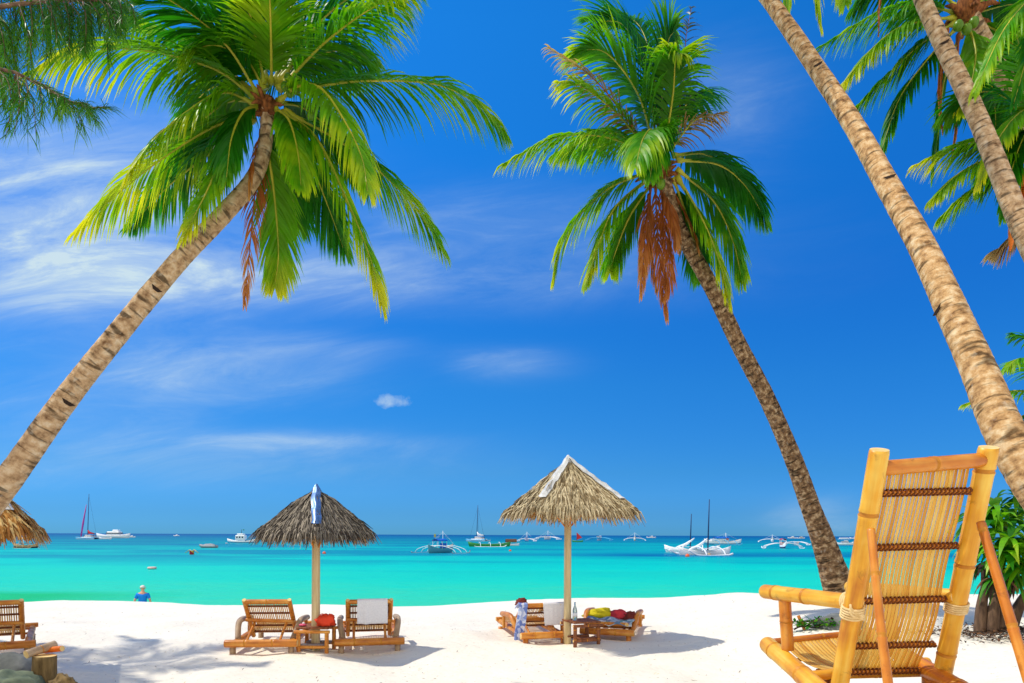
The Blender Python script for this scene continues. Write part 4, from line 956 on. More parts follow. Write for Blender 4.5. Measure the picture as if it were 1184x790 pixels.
# ------------------------------------------------------------------ small tables
def table(px, py, Yd, w, h, rz, label, top_m, leg_m, shelf_m, hole=.07):
    p = at(px, py, Yd); g0 = gz(p.x, p.y); r = thing('side_table', label, 'table', (p.x, p.y, g0), 'side tables under the parasols', rz, world=False)
    hw = w/2
    for sx in (-1, 1):
        for sy in (-1, 1):
            mb = MB(); mb.bamboo((sx*(hw-.03), sy*(hw-.03), -.05), (sx*(hw-.03), sy*(hw-.03), h-.03), .028, leg_m, 9, (.4, .8)); mb.build('leg', r)
    mb = MB()
    for i in range(6):
        y = -hw+w*(i+.5)/6
        if abs(y) < w/6+.005:   # boards either side of the pole
            for q in (-1, 1): mb.box((q*(hw+hole)/2, y, h), (hw-hole, w/6-.008, .028), top_m, bev=.005)
        else: mb.box((0, y, h), (w, w/6-.008, .028), top_m, bev=.005)
    for q in (-1, 1): mb.bamboo((-hw-.02, q*(hw+.002), h-.045), (hw+.02, q*(hw+.002), h-.045), .022, leg_m, 8, (.5,))
    mb.build('table_top', r)
    for q in (-1, 1):
        mb = MB(); mb.box((0, q*(hw*.5+.03), .10), (w-.09, hw-.12, .025), shelf_m, bev=.004); mb.build('shelf', r)
        mb = MB(); mb.bamboo((-hw, q*(hw-.03), .075), (hw, q*(hw-.03), .075), .022, leg_m, 8, (.5,)); mb.build('stretcher', r)
    return r, h+.015
t1, h1 = table(366, 751, 9.4, .44, .33, 0, 'small square bamboo table around the pole of the dark grey parasol', m_wood, m_bamw, m_woodgrey)
t2, h2 = table(672, 739, 10.2, .44, .34, R(20), 'small dark wooden table beside the pole of the tan parasol', m_wood, m_wood, m_wood, .0)
def bag():
    o0 = t1.location + Vector((.135, -.06, h1))
    mb = MB(); mb.blob(o0+Vector((0, 0, .06)), .13, .085, .095, m_bag, 18, 12, .5, 2.2, 4, -.058); mb.blob(o0+Vector((.07, .01, .12)), .05, .04, .045, m_bag, 12, 8, .4, 3, 2)
    r = thing('beach_bag', 'orange-red crumpled bag on the small table under the dark grey parasol', 'bag', o0); mb.build('bag_body', r)
    hb = MB(); hb.tube(spline([o0+Vector((-.09, 0, .10)), o0+Vector((-.05, -.02, .165)), o0+Vector((.02, -.02, .15)), o0+Vector((.05, 0, .12))], 10), .007, m_bag, 6); hb.build('handle', r)
bag()
def shell():
    o0 = t1.location + Vector((-.16, -.1, h1)); mb = MB(); mb.blob(o0+Vector((0, 0, .018)), .05, .04, .02, m_pink, 12, 8, .3, 3, 1); mb.blob(o0+Vector((.01, 0, .04)), .018, .018, .018, m_towel, 8, 6)
    o = mb.build('trinket_dish', origin=o0); tag(o, 'small pink dish near the left corner of the bamboo table', 'dish')
shell()
def bottle(dx, dy, label):
    o0 = t2.location + Vector((dx, dy, h2)); r = thing('glass_bottle', label, 'bottle', o0)
    mb = MB(); mb.lathe([(.0, 0), (.033, 0), (.036, .01), (.036, .14), (.030, .17), (.014, .21), (.012, .26), (.015, .262), (.015, .27), (0, .27)], o0, m_glass, 16); mb.build('bottle_body', r)
    mb = MB(); mb.lathe([(.0365, .05), (.0372, .05), (.0372, .115), (.0365, .115)], o0, m_label, 16); mb.build('paper_label', r)
bottle(-.10, -.05, 'clear glass bottle with pale label on the dark table by the pole')

# ------------------------------------------------------------------ big bamboo chair in front
def big_chair():
    TL, BL = at(1017, 520, 2.95), at(967, 815, 3.40); TR, BR = at(1143.5, 517, 3.10), at(1083, 812, 3.55)
    wd = (TR-TL).normalized()
    fwd = Vector((-wd.y, wd.x, 0)).normalized()
    fx, fy = (TL.x+BR.x)/2, (BL.y+BR.y)/2
    g0 = gz(fx, fy)
    r = thing('bamboo_recliner', 'large yellow bamboo reclining chair seen from behind in the right foreground', 'chair', (fx, fy, g0))
    upL, upR = (TL-BL), (TR-BR)
    mb = MB(); mb.bamboo(BL-upL*.12, TL, .041, m_bam, 24, (.12, .46, .80), .0); mb.build('back_post', r)
    mb = MB(); mb.bamboo(BR-upR*.12, TR, .043, m_bam, 24, (.30, .62, .93), .0); mb.build('back_post', r)
    def bk(k, u, off=0):   # k up the posts, u across
        n = wd.cross(upL).normalized()    # towards the viewer or away
        if n.y > 0: n = -n
        return (BL+upL*k).lerp(BR+upR*k, u) + n*off
    mb = MB(); mb.bamboo(bk(.935, .04), bk(.955, .955), .034, m_bam2, 20, (.5,)); mb.build('top_rail', r)
    # woven back of split bamboo: sags away from the viewer between the posts, bellies forward low down
    def mat_pt(k, u):
        belly = -.030 - .085*ss((.42-k)/.42)*1.0
        return bk(k, u, belly + .010*math.sin(k*9))
    sb = MB(); ns = 22
    for i in range(ns):
        u = .11+.79*(i+.5)/ns; jit = random.uniform(-.0015, .0015); K = [.085+.845*j/16 for j in range(17)]
        w = .0079*random.uniform(.86, 1.08); tw = random.uniform(-.05, .05)
        P = [mat_pt(k, u+jit*math.sin(k*5+i)) for k in K]; nn = wd.cross(upL).normalized()
        top = [p for p in P]; sb.strip(top, [w]*17, [(wd+nn*tw).normalized()]*17, m_slat, u=i)
    o = sb.build('back_slats', r); md = o.modifiers.new('thick', 'SOLIDIFY'); md.thickness = .004
    bands = [.845, .640, .430, .235, .105]
    for k in bands:
        c = MB(); a, b_ = mat_pt(k, .055), mat_pt(k, .945)
        n = wd.cross(upL).normalized(); n = n if n.y < 0 else -n
        c.bamboo(a+n*.012, b_+n*.012, .0095, m_bam2, 10, (.5,))
        bar = c.build('cross_bar', r)
        # twine wound round bar and slats
        tb = MB(); m_ = 22; axis = (b_-a)/m_
        for i in range(m_):
            p = a+axis*(i+.5)+n*.010
            P = []
            for j in range(11):
                al = 2*math.pi*j/10
                P.append(p + n*(.0150*math.cos(al)) + (upL.normalized())*(.0155*math.sin(al)) + axis*(.75*(j/10-.5)))
            tb.tube(P, .0046, m_twine, 6)
        tb.build('twine_binding', bar)
    mb = MB(); a, b_ = bk(.045, .06, -.03), bk(.05, .96, -.03); mb.bamboo(a, b_, .022, m_bam2, 12, (.5,)); low = mb.build('lower_rail', r)
    tb = MB(); axis = (b_-a)/22
    for i in range(22):
        p = a+axis*(i+.5)
        tb.tube([p+Vector((math.cos(2*math.pi*j/10)*0, -.024*math.cos(2*math.pi*j/10), .024*math.sin(2*math.pi*j/10)))+axis*(.7*(j/10-.5)) for j in range(11)], .0042, m_twine, 5)
    tb.build('twine_binding', low)
    mb = MB(); a, b_ = mat_pt(.095, .02), mat_pt(.095, 1.10); mb.bamboo(a+fwd*.035-Vector((0, 0, .02)), b_+fwd*.035-Vector((0, 0, .02)), .018, m_bam, 12, (.5,)); mb.build('hinge_rail', r)
    # left side: rail, arm, arm post
    s0, s1 = at(887, 745, 4.0), at(948, 798, 3.32)
    d = (s0-s1).normalized(); s2 = s1 - d*.55
    mb = MB(); mb.bamboo(s2, s0, .048, m_bam, 20, (.22, .60, .9)); mb.build('side_rail', r)
    off = wd*.70
    mb = MB(); mb.bamboo(s2+off, s0+off, .046, m_bam2, 20, (.3, .7)); mb.build('side_rail', r)
    a0, a1 = at(884, 684, 3.92), at(992, 697, 3.22)
    mb = MB(); mb.bamboo(a1, a0, .039, m_bam, 22, (.50, .85), .0, None, None, -.04); mb.build('armrest', r)
    a2 = a1 + off*.985; mb = MB(); mb.bamboo(at(1106, 690, 3.34), at(1106, 690, 3.34)+(a0-a1), .036, m_bam, 22, (.5, .85)); mb.build('armrest', r)
    p0, p1 = at(907, 690, 3.76), at(911, 752, 3.76)
    mb = MB(); mb.bamboo(p1, p0, .033, m_bam2, 18, (.52,)); mb.build('arm_post', r)
    mb = MB(); mb.bamboo(p1+off, p0+off, .033, m_bam2, 18, (.52,)); mb.build('arm_post', r)
    # cream cord lashings
    def lash(pt, dirv, rad, n, step):
        lb = MB(); dirv = dirv.normalized(); X = dirv.orthogonal().normalized(); Yv = dirv.cross(X); P = []
        for i in range(n*14+1):
            a = 2*math.pi*i/14; P.append(pt + X*(math.cos(a)*rad)+Yv*(math.sin(a)*rad) + dirv*(step*(i/14-n/2)))
        lb.tube(P, step*.5, m_cord, 6); return lb
    kL = (700-520)/(815-520); pL = TL.lerp(BL, kL*.985); lash(pL, upL, .047, 5, .0125).build('cord_lashing', r)
    pR = TR.lerp(BR, (692-517)/(812-517)); lash(pR, upR, .049, 5, .0105).build('cord_lashing', r)
    dd = (a0-a1).normalized(); lb = lash(a1+dd*.045, dd, .044, 4, .0125)
    for k in range(3):
        lb.tube(spline([a1+dd*.03+Vector((-.02, -.045, .03-.012*k)), pL+Vector((-.03, -.05, .02-.014*k)), pL+Vector((.045, -.03, -.02-.008*k))], 8), .006, m_cord, 6)
    lb.build('cord_lashing', r)
    # prop sticks
    q0, q1 = at(1007, 612, 2.98), at(1030, 800, 2.72); e = (q1-q0)
    mb = MB(); mb.bamboo(q0, q1+e*.35, .0165, m_bam2, 14, (.22, .5), .008, None, None, -.22); mb.build('prop_stick', r)
    q0, q1 = at(1134, 604, 3.02), at(1186, 775, 2.74); e = (q1-q0)
    mb = MB(); mb.bamboo(q0, q1+e*.45, .0185, m_bam2, 14, (.045, .5), .0, None, None, -.2); mb.build('prop_stick', r)
    # seat: split bamboo running forwards
    fl, fr = at(903, 744, 4.02), at(903, 744, 4.02)+wd*.60
    hl, hr = mat_pt(.10, .10), mat_pt(.10, .90)
    sb = MB()
    for i in range(24):
        u = (i+.5)/24; P = []
        for j in range(9):
            v = j/8; p = hl.lerp(hr, u).lerp(fl.lerp(fr, u), v); p = p+Vector((0, 0, -.05*math.sin(math.pi*v)+.012)); P.append(p)
        sb.strip(P, [.0098]*9, [wd]*9, m_slat, u=i)
    o = sb.build('seat_slats', r); md = o.modifiers.new('thick', 'SOLIDIFY'); md.thickness = .004
    for v in (.33, .68):
        cb = MB(); a = hl.lerp(fl, v)+Vector((0, 0, -.05*math.sin(math.pi*v)-.004)); b_ = hr.lerp(fr, v)+Vector((0, 0, -.05*math.sin(math.pi*v)-.004)); cb.tube([a, b_], .010, m_twine, 8); cb.build('cross_bar', r)
    mb = MB(); mb.bamboo(fl-wd*.05+Vector((0, 0, .012)), fr+wd*.08+Vector((0, 0, .012)), .022, m_bam2, 14, (.45,)); mb.build('front_rail', r)
    mb = MB(); mb.bamboo(at(931, 783, 3.44), at(931, 783, 3.44)+wd*.76, .028, m_bam, 14, (.4,)); mb.build('cross_rail', r)
    # curved frame strip under the seat's left edge
    mb = MB(); mb.tube(spline([fl-wd*.02, fl.lerp(hl, .5)-wd*.02+Vector((0, 0, -.075)), hl-wd*.03+Vector((0, 0, -.05))], 10), .016, m_twine, 8); mb.build('seat_edge', r)
    # legs down to the sand
    for p in (s1+d*.06, s2+d*.06, s1+d*.06+off, s2+d*.06+off):
        g = gz(p.x, p.y); mb = MB(); mb.bamboo((p.x, p.y, g-.08), (p.x, p.y, p.z-.02), .036, m_bam2, 14, (.5,)); mb.build('leg', r)
big_chair()

# ------------------------------------------------------------------ shrub, rocks, stump, creeper at the edges
def shrub():
    rnd = random.Random(5); Y = 8.2
    b = at(1146, 694, Y); b.z = gz(b.x, b.y)
    t = thing('broadleaf_shrub', 'bright green strap-leaved shrub on a dark stem behind the big chair', 'plant', b)
    mb = MB(); 
    for dx, dy in ((0, 0), (.10, .05), (-.08, .06), (.34, .2)): mb.tube(spline([b+Vector((dx, dy, -.1)), b+Vector((dx*1.3+.03, dy, .28)), b+Vector((dx*1.6+.09, dy, .55)), b+Vector((dx*2+.14, dy, .85))], 14), [.085-.0045*i for i in range(15)], m_bark, 8)
    mb.build('stem', t)
    heads = [(1150, 610, 0), (1172, 600, .3), (1160, 640, -.2), (1185, 625, .2), (1195, 590, .5), (1140, 625, .4), (1205, 640, .1), (1178, 575, .6), (1225, 600, .4), (1230, 650, .5), (1135, 600, .3), (1168, 622, -.35), (1150, 590, .2), (1188, 650, -.3)]
    for hx, hy, hd in heads:
        c = at(hx, hy, Y+hd); nb = MB()
        for i in range(26):
            a = rnd.random()*6.28; el = rnd.uniform(-.35, 1.1); d = Vector((math.cos(a)*math.cos(el), math.sin(a)*math.cos(el), math.sin(el)))
            l = rnd.uniform(.34, .64); w = rnd.uniform(.026, .046)
            P = [c]; q = c.copy(); dd = d.copy()
            for j in range(5): dd = (dd+Vector((0, 0, -.22-.07*j))).normalized(); q = q+dd*l/5; P.append(q)
            sd = d.cross(Vector((0, 0, 1))); sd = sd.normalized() if sd.length > .1 else Vector((1, 0, 0))
            nb.strip(P, [w*.5, w, w*1.05, w*.9, w*.5, 0], [sd]*6, m_shrub if rnd.random() < .55 else m_shrubd, u=rnd.random()*.5)
        nb.build('leaf_cluster', t)
    for hx, hy, hd in ((1140, 650, .05), (1158, 655, -.1), (1150, 668, -.15), (1172, 662, .1)):
        c = at(hx, hy, Y+hd); nb = MB()
        for i in range(24):
            a = rnd.random()*6.28; d = Vector((math.cos(a)*.6, math.sin(a)*.6, rnd.uniform(-.6, .5))); l = rnd.uniform(.22, .42); P = [c]; q = c.copy(); dd = d.normalized()
            for j in range(4): dd = (dd+Vector((0, 0, -.5))).normalized(); q = q+dd*l/4; P.append(q)
            sd = d.cross(Vector((0, 0, 1))).normalized(); nb.strip(P, [.01, .022, .024, .016, 0], [sd]*5, rnd.choice((m_litter, m_litter2, m_shrubd)), u=rnd.random())
        nb.build('withered_leaves', t)
    # dry leaf litter about its foot
    lb = MB()
    for i in range(1500):
        x = b.x+rnd.gauss(.3, .65); y = b.y+rnd.gauss(-.25, .42)
        p = Vector((x, y, gz(x, y)+.012+rnd.random()*.03)); a = rnd.random()*6.28; d = Vector((math.cos(a), math.sin(a), rnd.uniform(-.2, .5))); l = rnd.uniform(.03, .09)
        lb.strip([p, p+d*l*.5+Vector((0, 0, .01)), p+d*l], [.004, .012, 0], [Vector((-math.sin(a), math.cos(a), .3))]*3, rnd.choice((m_litter, m_litter2, m_litter2)))
    o = lb.build('leaf_litter'); tag(o, 'dry brown leaf litter on the sand around the shrub', None, None, 'stuff')
shrub()
def left_corner():
    Y = 6.7
    p = at(10, 768, Y); r = thing('grey_boulder', 'large dark grey rock in the bottom left corner', 'rock', (p.x, p.y, gz(p.x, p.y)))
    mb = MB(); mb.blob(at(0, 800, Y+.1), .52, .34, .40, m_rock, 36, 22, .45, 1.8, 3.3); mb.build('rock_mass', r)
    mb = MB(); mb.blob(at(2, 802, Y-.45), .34, .22, .20, m_moss, 28, 16, .4, 2.2, 7.7); mb.build('mossy_ledge', r)
    p = at(50, 800, Y-.15); r = thing('tree_stump', 'short brown tree stump with flared foot beside the grey rock', 'stump', (p.x, p.y, gz(p.x, p.y)))
    mb = MB(); c = at(50, 812, Y-.2); top = at(52, 758, Y-.2)
    P = [c.lerp(top, i/10) for i in range(11)]; mb.tube(P, [.20, .165, .14, .122, .112, .106, .10, .098, .098, .10, .10], m_stump, 18, capmat=m_cut)
    for k, v in enumerate(mb.v[:200]): mb.v[k] = v + Vector((.02*mnoise.noise(v*5), .02*mnoise.noise(v*5+Vector((4, 0, 0))), 0))
    mb.build('stump_body', r)
    for a in (0.2, 2.4, 4.2):
        rb = MB(); d = Vector((math.cos(a), math.sin(a), 0)); rb.tube([c+Vector((0, 0, .10)), c+d*.17+Vector((0, 0, .04)), c+d*.32+Vector((0, 0, -.06))], [.08, .055, .02], m_stump, 8); rb.build('root', r)
    # split planks lying on the stump
    p = at(52, 752, Y-.2); r = thing('split_plank', 'pale split log lying across the top of the brown stump, orange underneath', 'plank', (p.x, p.y, p.z))
    mb = MB(); mb.bamboo(at(30, 757, Y-.3), at(64, 745, Y-.05), .040, m_bamg, 12, (.5,)); mb.build('upper_half', r)
    mb = MB(); mb.bamboo(at(42, 753, Y-.05), at(72, 750, Y-.15), .028, m_orange, 12, (.6,), 0, m_orange); mb.build('lower_half', r)
    p = at(72, 792, Y-.3); mb = MB(); mb.blob(p, .12, .10, .085, m_stump, 18, 12, .6, 2, 5.5); o = mb.build('small_rock', origin=p); tag(o, 'small jagged brown rock right of the stump', 'rock')
left_corner()
def creeper():
    rnd = random.Random(31)
    c = at(962, 716, 9.3); g = gz(c.x, c.y)
    mb = MB(); mb.blob((c.x+.10, c.y, g+.03), .36, .25, .17, m_rock, 28, 16, .35, 1.8, 9); o = mb.build('beach_rock', origin=(c.x, c.y, g)); tag(o, 'low smooth grey rock on the sand behind the chair arm', 'rock')
    t = thing('beach_creeper', 'low green creeping vine on the sand beside the smooth grey rock', 'plant', (c.x-.3, c.y-.2, g))
    lb = MB(); sb = MB(); P = []
    for i in range(14):
        px = 918+i*4.6; py = 731-i*2.6; q = at(px, py, 9.2); q.z = gz(q.x, q.y)+.04+.02*math.sin(i); P.append(q)
    sb.tube(P, .012, m_litter2, 6); sb.build('stem', t)
    for i in range(260):
        p = rnd.choice(P)+Vector((rnd.gauss(0, .07), rnd.gauss(0, .09), rnd.uniform(0, .08))); a = rnd.random()*6.28; d = Vector((math.cos(a), math.sin(a), rnd.uniform(0, .7))); l = rnd.uniform(.04, .09)
        lb.strip([p, p+d*l*.5, p+d*l], [.008, .022, 0], [Vector((-math.sin(a), math.cos(a), .2))]*3, rnd.choice((m_shrubd, m_shrub, m_shrubd, m_litter2)))
    lb.build('leaves', t)
    # a bit of cane sticking out of the sand
    a = at(923, 712, 9.3); b_ = at(931, 722, 9.2); o0 = Vector((b_.x, b_.y, gz(b_.x, b_.y))); mb = MB(); mb.bamboo(o0+Vector((.02, 0, -.06)), a, .022, m_bam2, 10, (.5,)); o = mb.build('cane_stub', origin=o0); tag(o, 'short brown cane stub poking out of the sand by the creeper', 'stick')
creeper()
def debris():
    rnd = random.Random(77); mb = MB()
    for i in range(420):
        y = 6.6+rnd.random()**1.3*9; x = rnd.uniform(-.8, .85)*y
        p = Vector((x, y, gz(x, y)+.006)); a = rnd.random()*6.28; d = Vector((math.cos(a), math.sin(a), rnd.uniform(0, .4))); l = rnd.uniform(.015, .05)*(2 if rnd.random() < .06 else 1)
        mb.strip([p, p+d*l*.5+Vector((0, 0, .006)), p+d*l], [.002, .005, 0], [Vector((-math.sin(a), math.cos(a), .3))]*3, rnd.choice((m_litter, m_litter2, m_cord)))
    tag(mb.build('beach_debris'), 'scattered bits of dry leaf and shell on the white sand', None, None, 'stuff')
debris()

# ------------------------------------------------------------------ man at the water's edge
def skin_body(name, verts, edges, radii, mat, parent, levels=2):
    me = bpy.data.meshes.new(name); me.from_pydata(verts, edges, []); o = bpy.data.objects.new(name, me); C.objects.link(o)
    md = o.modifiers.new('skin', 'SKIN'); md.use_smooth_shade = True
    for i, rr in enumerate(radii):
        sv = me.skin_vertices[0].data[i]; sv.radius = rr if isinstance(rr, tuple) else (rr, rr); sv.use_root = (i == 0)
    sub = o.modifiers.new('sub', 'SUBSURF'); sub.levels = levels; sub.render_levels = levels
    bpy.context.view_layer.update(); dg = bpy.context.evaluated_depsgraph_get()
    m2 = bpy.data.meshes.new_from_object(o.evaluated_get(dg)); m2.materials.clear(); m2.materials.append(mat)
    for p in m2.polygons: p.use_smooth = True
    bpy.data.objects.remove(o); o2 = bpy.data.objects.new(name, m2); C.objects.link(o2); o2.parent = parent; return o2
def man():
    Yd = 27.5; hd = at(165, 677, Yd); p = Vector((hd.x, hd.y, hd.z-1.76))
    t = thing('person', 'person in a bright blue shirt wading at the water edge, seen from behind', 'person', p, world=False)
    V = [(0, 0, .92), (0, 0, 1.10), (0, 0, 1.30), (0, 0, 1.43), (0, 0, 1.52), (0, .015, 1.60), (0, .02, 1.67), (0, .01, 1.735)]
    E = [(i, i+1) for i in range(7)]; Rr = [(.155, .11), (.145, .10), (.17, .11), (.11, .08), .055, (.075, .088), (.078, .098), (.05, .06)]
    for s in (-1, 1):
        k = len(V)   # arm: shoulder, elbow, wrist, palm
        V += [(s*.19, 0, 1.40), (s*.29, -.03, 1.14), (s*.30, .07, .90), (s*.30, .10, .82)]; Rr += [.062, .047, .034, (.038, .022)]
        E += [(3, k), (k, k+1), (k+1, k+2), (k+2, k+3)]
        for f in range(4):
            q = len(V); V += [(s*(.285+.012*f), .115+.004*f, .775), (s*(.285+.012*f), .118, .74-.004*abs(f-1.5))]; Rr += [.010, .008]; E += [(k+3, q), (q, q+1)]
        q = len(V); V += [(s*.27, .10, .80), (s*.262, .125, .77)]; Rr += [.011, .009]; E += [(k+3, q), (q, q+1)]
        k = len(V); V += [(s*.095, 0, .86), (s*.11, .02, .50), (s*.115, -.01, .10), (s*.115, .03, .03), (s*.12, .16, .025)]; Rr += [.095, .062, .040, .042, (.045, .025)]
        E += [(0, k), (k, k+1), (k+1, k+2), (k+2, k+3), (k+3, k+4)]
    skin_body('body', V, E, Rr, m_skin, t, 1)
    V = [(0, 0, .88), (0, 0, 1.08), (0, 0, 1.30), (0, 0, 1.42), (0, 0, 1.465)]; E = [(0, 1), (1, 2), (2, 3), (3, 4)]; Rr = [(.175, .145), (.165, .14), (.185, .145), (.135, .12), (.082, .085)]
    for s in (-1, 1):
        k = len(V); V += [(s*.185, 0, 1.39), (s*.255, -.02, 1.21)]; Rr += [.085, .075]; E += [(3, k), (k, k+1)]
    skin_body('shirt', V, E, Rr, m_shirt, t, 1)
    V = [(0, 0, .93), (.10, 0, .82), (.115, .01, .52), (-.10, 0, .82), (-.115, .01, .52)]; skin_body('shorts', V, [(0, 1), (1, 2), (0, 3), (3, 4)], [(.175, .13), .115, .10, .115, .10], m_short, t, 1)
    mb = MB(); mb.blob((0, .0, 1.685), .098, .112, .085, m_hair, 16, 10, .1, 3, 1, -.01); mb.build('hair', t)
    mb = MB()
    for s in (-1, 1): mb.blob((s*.098, .015, 1.645), .014, .025, .034, m_skin, 8, 6)
    mb.build('ear', t)
    mb = MB(); mb.blob((0, .125, 1.625), .016, .026, .026, m_skin, 8, 6); mb.build('nose', t)
    t.rotation_euler = (0, 0, R(12))
man()

# ------------------------------------------------------------------ boats (local: bow +x, waterline z = 0)
HW = CAM.z - WATER
def photo_hor(px):
    T = [(-50, 612.5), (0, 613), (240, 616.5), (500, 619.7), (650, 621), (800, 621), (1000, 618.5), (1200, 617)]
    for (a, ya), (b, yb) in zip(T, T[1:]):
        if a <= px <= b: return ya+(yb-ya)*(px-a)/(b-a)
    return 618.5
def sea_at(px, py):
    d = max(py-photo_hor(px), 2.0); Y = HW*F/d; p = at(px, 600, Y); return Vector((p.x, p.y, WATER)), Y/F
def hull(mb, L_, B, H, mat, deck, x0=0, y0=0, z0=0, sheer=.6, draft=.25, rub=None):
    n = 12; base = len(mb.v); rows = []
    for i in range(n+1):
        t = i/n; q = abs(2*t-1); bw = B/2*max(.03, 1-q**2.6); h = H*(1+sheer*q**3); x = x0+(t-.5)*L_*(1+.0)
        ext = (t-.5)*.10*L_*q*q
        ids = []
        for yy, zz, k in ((-bw, h, 1), (-bw*.86, h*.35, .6), (-bw*.5, -draft*.6, 0), (0, -draft, 0), (bw*.5, -draft*.6, 0), (bw*.86, h*.35, .6), (bw, h, 1)):
            ids.append(len(mb.v)); mb.v.append(Vector((x+ext*k, y0+yy, z0+zz)))
        ids.append(len(mb.v)); mb.v.append(Vector((x+ext, y0, z0+h-.02)))
        rows.append(ids)
    for i in range(n):
        a, b = rows[i], rows[i+1]
        for j in range(6): mb.face((a[j], b[j], b[j+1], a[j+1]), (rub if rub and j in (0, 5) else mat), None, True)
        mb.face((a[6], b[6], b[7], a[7]), deck); mb.face((a[7], b[7], b[0], a[0]), deck)
    mb.face(rows[0][:7], mat); mb.face(rows[-1][:7][::-1], mat)
def boatthing(name, label, cat, px, py, rz, group=None):
    p, m = sea_at(px, py); t = thing(name, label, cat, p, group, rz, world=False); return t, m
def part(name, parent, fn):
    mb = MB(); fn(mb); return mb.build(name, parent)
def outriggers(t, L_, span, mat, fmat, h=.9, n=3, arch=.5, fl=.8, flz=.0, r=.10):
    def arms(mb):
        for k in range(n):
            x = (k/(n-1)-.5)*L_*.5
            P = spline([Vector((x, -span, flz+.1)), Vector((x, -span*.85, h*.65)), Vector((x, -span*.4, h+arch*.3)), Vector((x, 0, h+arch*.35)), Vector((x, span*.4, h+arch*.3)), Vector((x, span*.85, h*.65)), Vector((x, span, flz+.1))], 24)
            mb.tube(P, r*.8, mat, 6)
    part('outrigger_arm', t, arms)
    for s in (-1, 1):
        part('outrigger_float', t, lambda mb: mb.tube(spline([Vector((-L_*fl*.5, s*span, flz+.25)), Vector((-L_*fl*.4, s*span, flz)), Vector((L_*fl*.35, s*span, flz)), Vector((L_*fl*.5, s*span, flz+.45))], 14), r*1.15, fmat, 8))
def canopy(t, L_, B, z0, h, mat, posts=True, arch=.3, xo=0):
    def roof(mb):
        for lift, fl in ((0, 1), (-.05, -1)):
            mb.grid(lambda u, v: (xo+(u-.5)*L_, (v-.5)*B*fl, z0+h+lift+arch*math.sin(math.pi*v)), 8, 8, mat)
        for q in (-1, 1): mb.box((xo, q*B/2, z0+h-.06), (L_, .04, .16), mat)
    part('canopy', t, roof)
    if posts: part('canopy_posts', t, lambda mb: [mb.tube([(xo+a*L_*.45, b*B*.45, z0-.1), (xo+a*L_*.45, b*B*.45, z0+h)], .04, BW, 6) for a in (-1, 0, 1) for b in (-1, 1)])
def mast(t, x, h, r, mat, z0=.5, rake=0, stays=None, y=0):
    part('mast', t, lambda mb: mb.tube([(x, y, z0), (x-rake*h*.5, y, z0+h*.5), (x-rake*h, y, z0+h)], [r, r*.9, r*.6], mat, 8))
    if stays: part('rigging', t, lambda mb: [mb.tube([(x-rake*h*.95, y, z0+h*.95), q], r*.22, mat if mat is not BD else BN, 4) for q in stays])
BDT = flat('boat_dark_teal', (70, 150, 165), .5)
G1 = 'outrigger boats on the water'
def bangka(label, px, py, w_px, rz, hullm, rubm, armm, can=None, cab=None, L_k=.9, mst=None, arch=.5, cat='outrigger boat', people=None, flt=None, hk=1.0, arm_n=3):
    t, m = boatthing('outrigger_boat', label, cat, px, py, rz, G1)
    c, s = abs(math.cos(rz)), abs(math.sin(rz)); W = w_px*m
    Ln = L_k*W; span = W*.5 if s > .5 else max(1.6, W*.28)
    H = .06*W*hk+.35; B = max(1.0, Ln*.12)
    part('hull', t, lambda mb: hull(mb, Ln, B, H, hullm, BT, sheer=.9, rub=rubm))
    outriggers(t, Ln, span, armm, flt or armm, H+.25, arm_n, arch, r=max(.07, .45*m))
    if can: canopy(t, Ln*.42, B*1.3, H, 1.45, can, xo=-Ln*.05)
    if cab: part('cabin', t, lambda mb: (mb.box((-.08*Ln, 0, H+.55), (Ln*.34, B*.9, 1.1), cab, bev=.08), mb.box((-.08*Ln, 0, H+1.16), (Ln*.40, B*1.1, .1), BW, bev=.03))); 
    if cab: part('cabin_window', t, lambda mb: [mb.box((-.08*Ln+k*Ln*.1, q*(B*.452), H+.7), (Ln*.07, .03, .38), m_win) for k in (-1, 0, 1) for q in (-1, 1)])
    if mst: mast(t, Ln*.08, mst*m, max(.05, .35*m), mst_mat, H, 0, [(Ln*.48, 0, H+.3), (-Ln*.45, 0, H+.2), (0, span*.95, .3), (0, -span*.95, .3)])
    return t, m, Ln, B, H, span
mst_mat = BW
# blue-canopied bangka, seen nearly end-on
t, m, Ln, B, H, sp_ = bangka('outrigger boat with bright blue canopy and teal hull left of the tan parasol', 510, 641, 56, R(62), BDT, BDT, BW, can=BB, L_k=.85, mst=20, flt=BGR)
part('flag', t, lambda mb: mb.box((-Ln*.2, .3, H+2.3), (.5, .04, .6), BY)); part('cabin', t, lambda mb: mb.box((Ln*.1, 0, H+.45), (1.4, B*.8, .9), BB, bev=.06))
# green bangka and covered boat
bangka('long green outrigger boat lying low behind the tan parasol eave', 566, 634, 48, R(8), BG, BG, BW, L_k=.95, hk=.6)
def covered():
    t, m = boatthing('covered_boat', 'small boat with rounded brown canopy right of the long green outrigger', 'boat', 591, 633, R(10)); W = 18*m
    part('hull', t, lambda mb: hull(mb, W, W*.25, .55, BW, BT)); canopy(t, W*.72, W*.26, .5, .7, BBR, True, .9)
covered()
bangka('small white outrigger with blue cabin between the green boat and the parasol pole', 609, 628, 20, R(75), BB, BW, BW, cab=BB, mst=9)
bangka('low white outrigger with blue cover just left of the tall parasol pole', 633, 626, 28, R(70), BW, BW, BW, can=BB, mst=8)
bangka('white outrigger with tall white cabin and light blue arms right of the tall parasol pole', 693, 627, 28, R(72), BW, BC, BC, cab=BW, can=BW, flt=BC)
bangka('white and yellow outrigger boat between the tan parasol and the two-masted boat', 734, 627, 24, R(80), BY, BW, BW, cab=BY, mst=7)
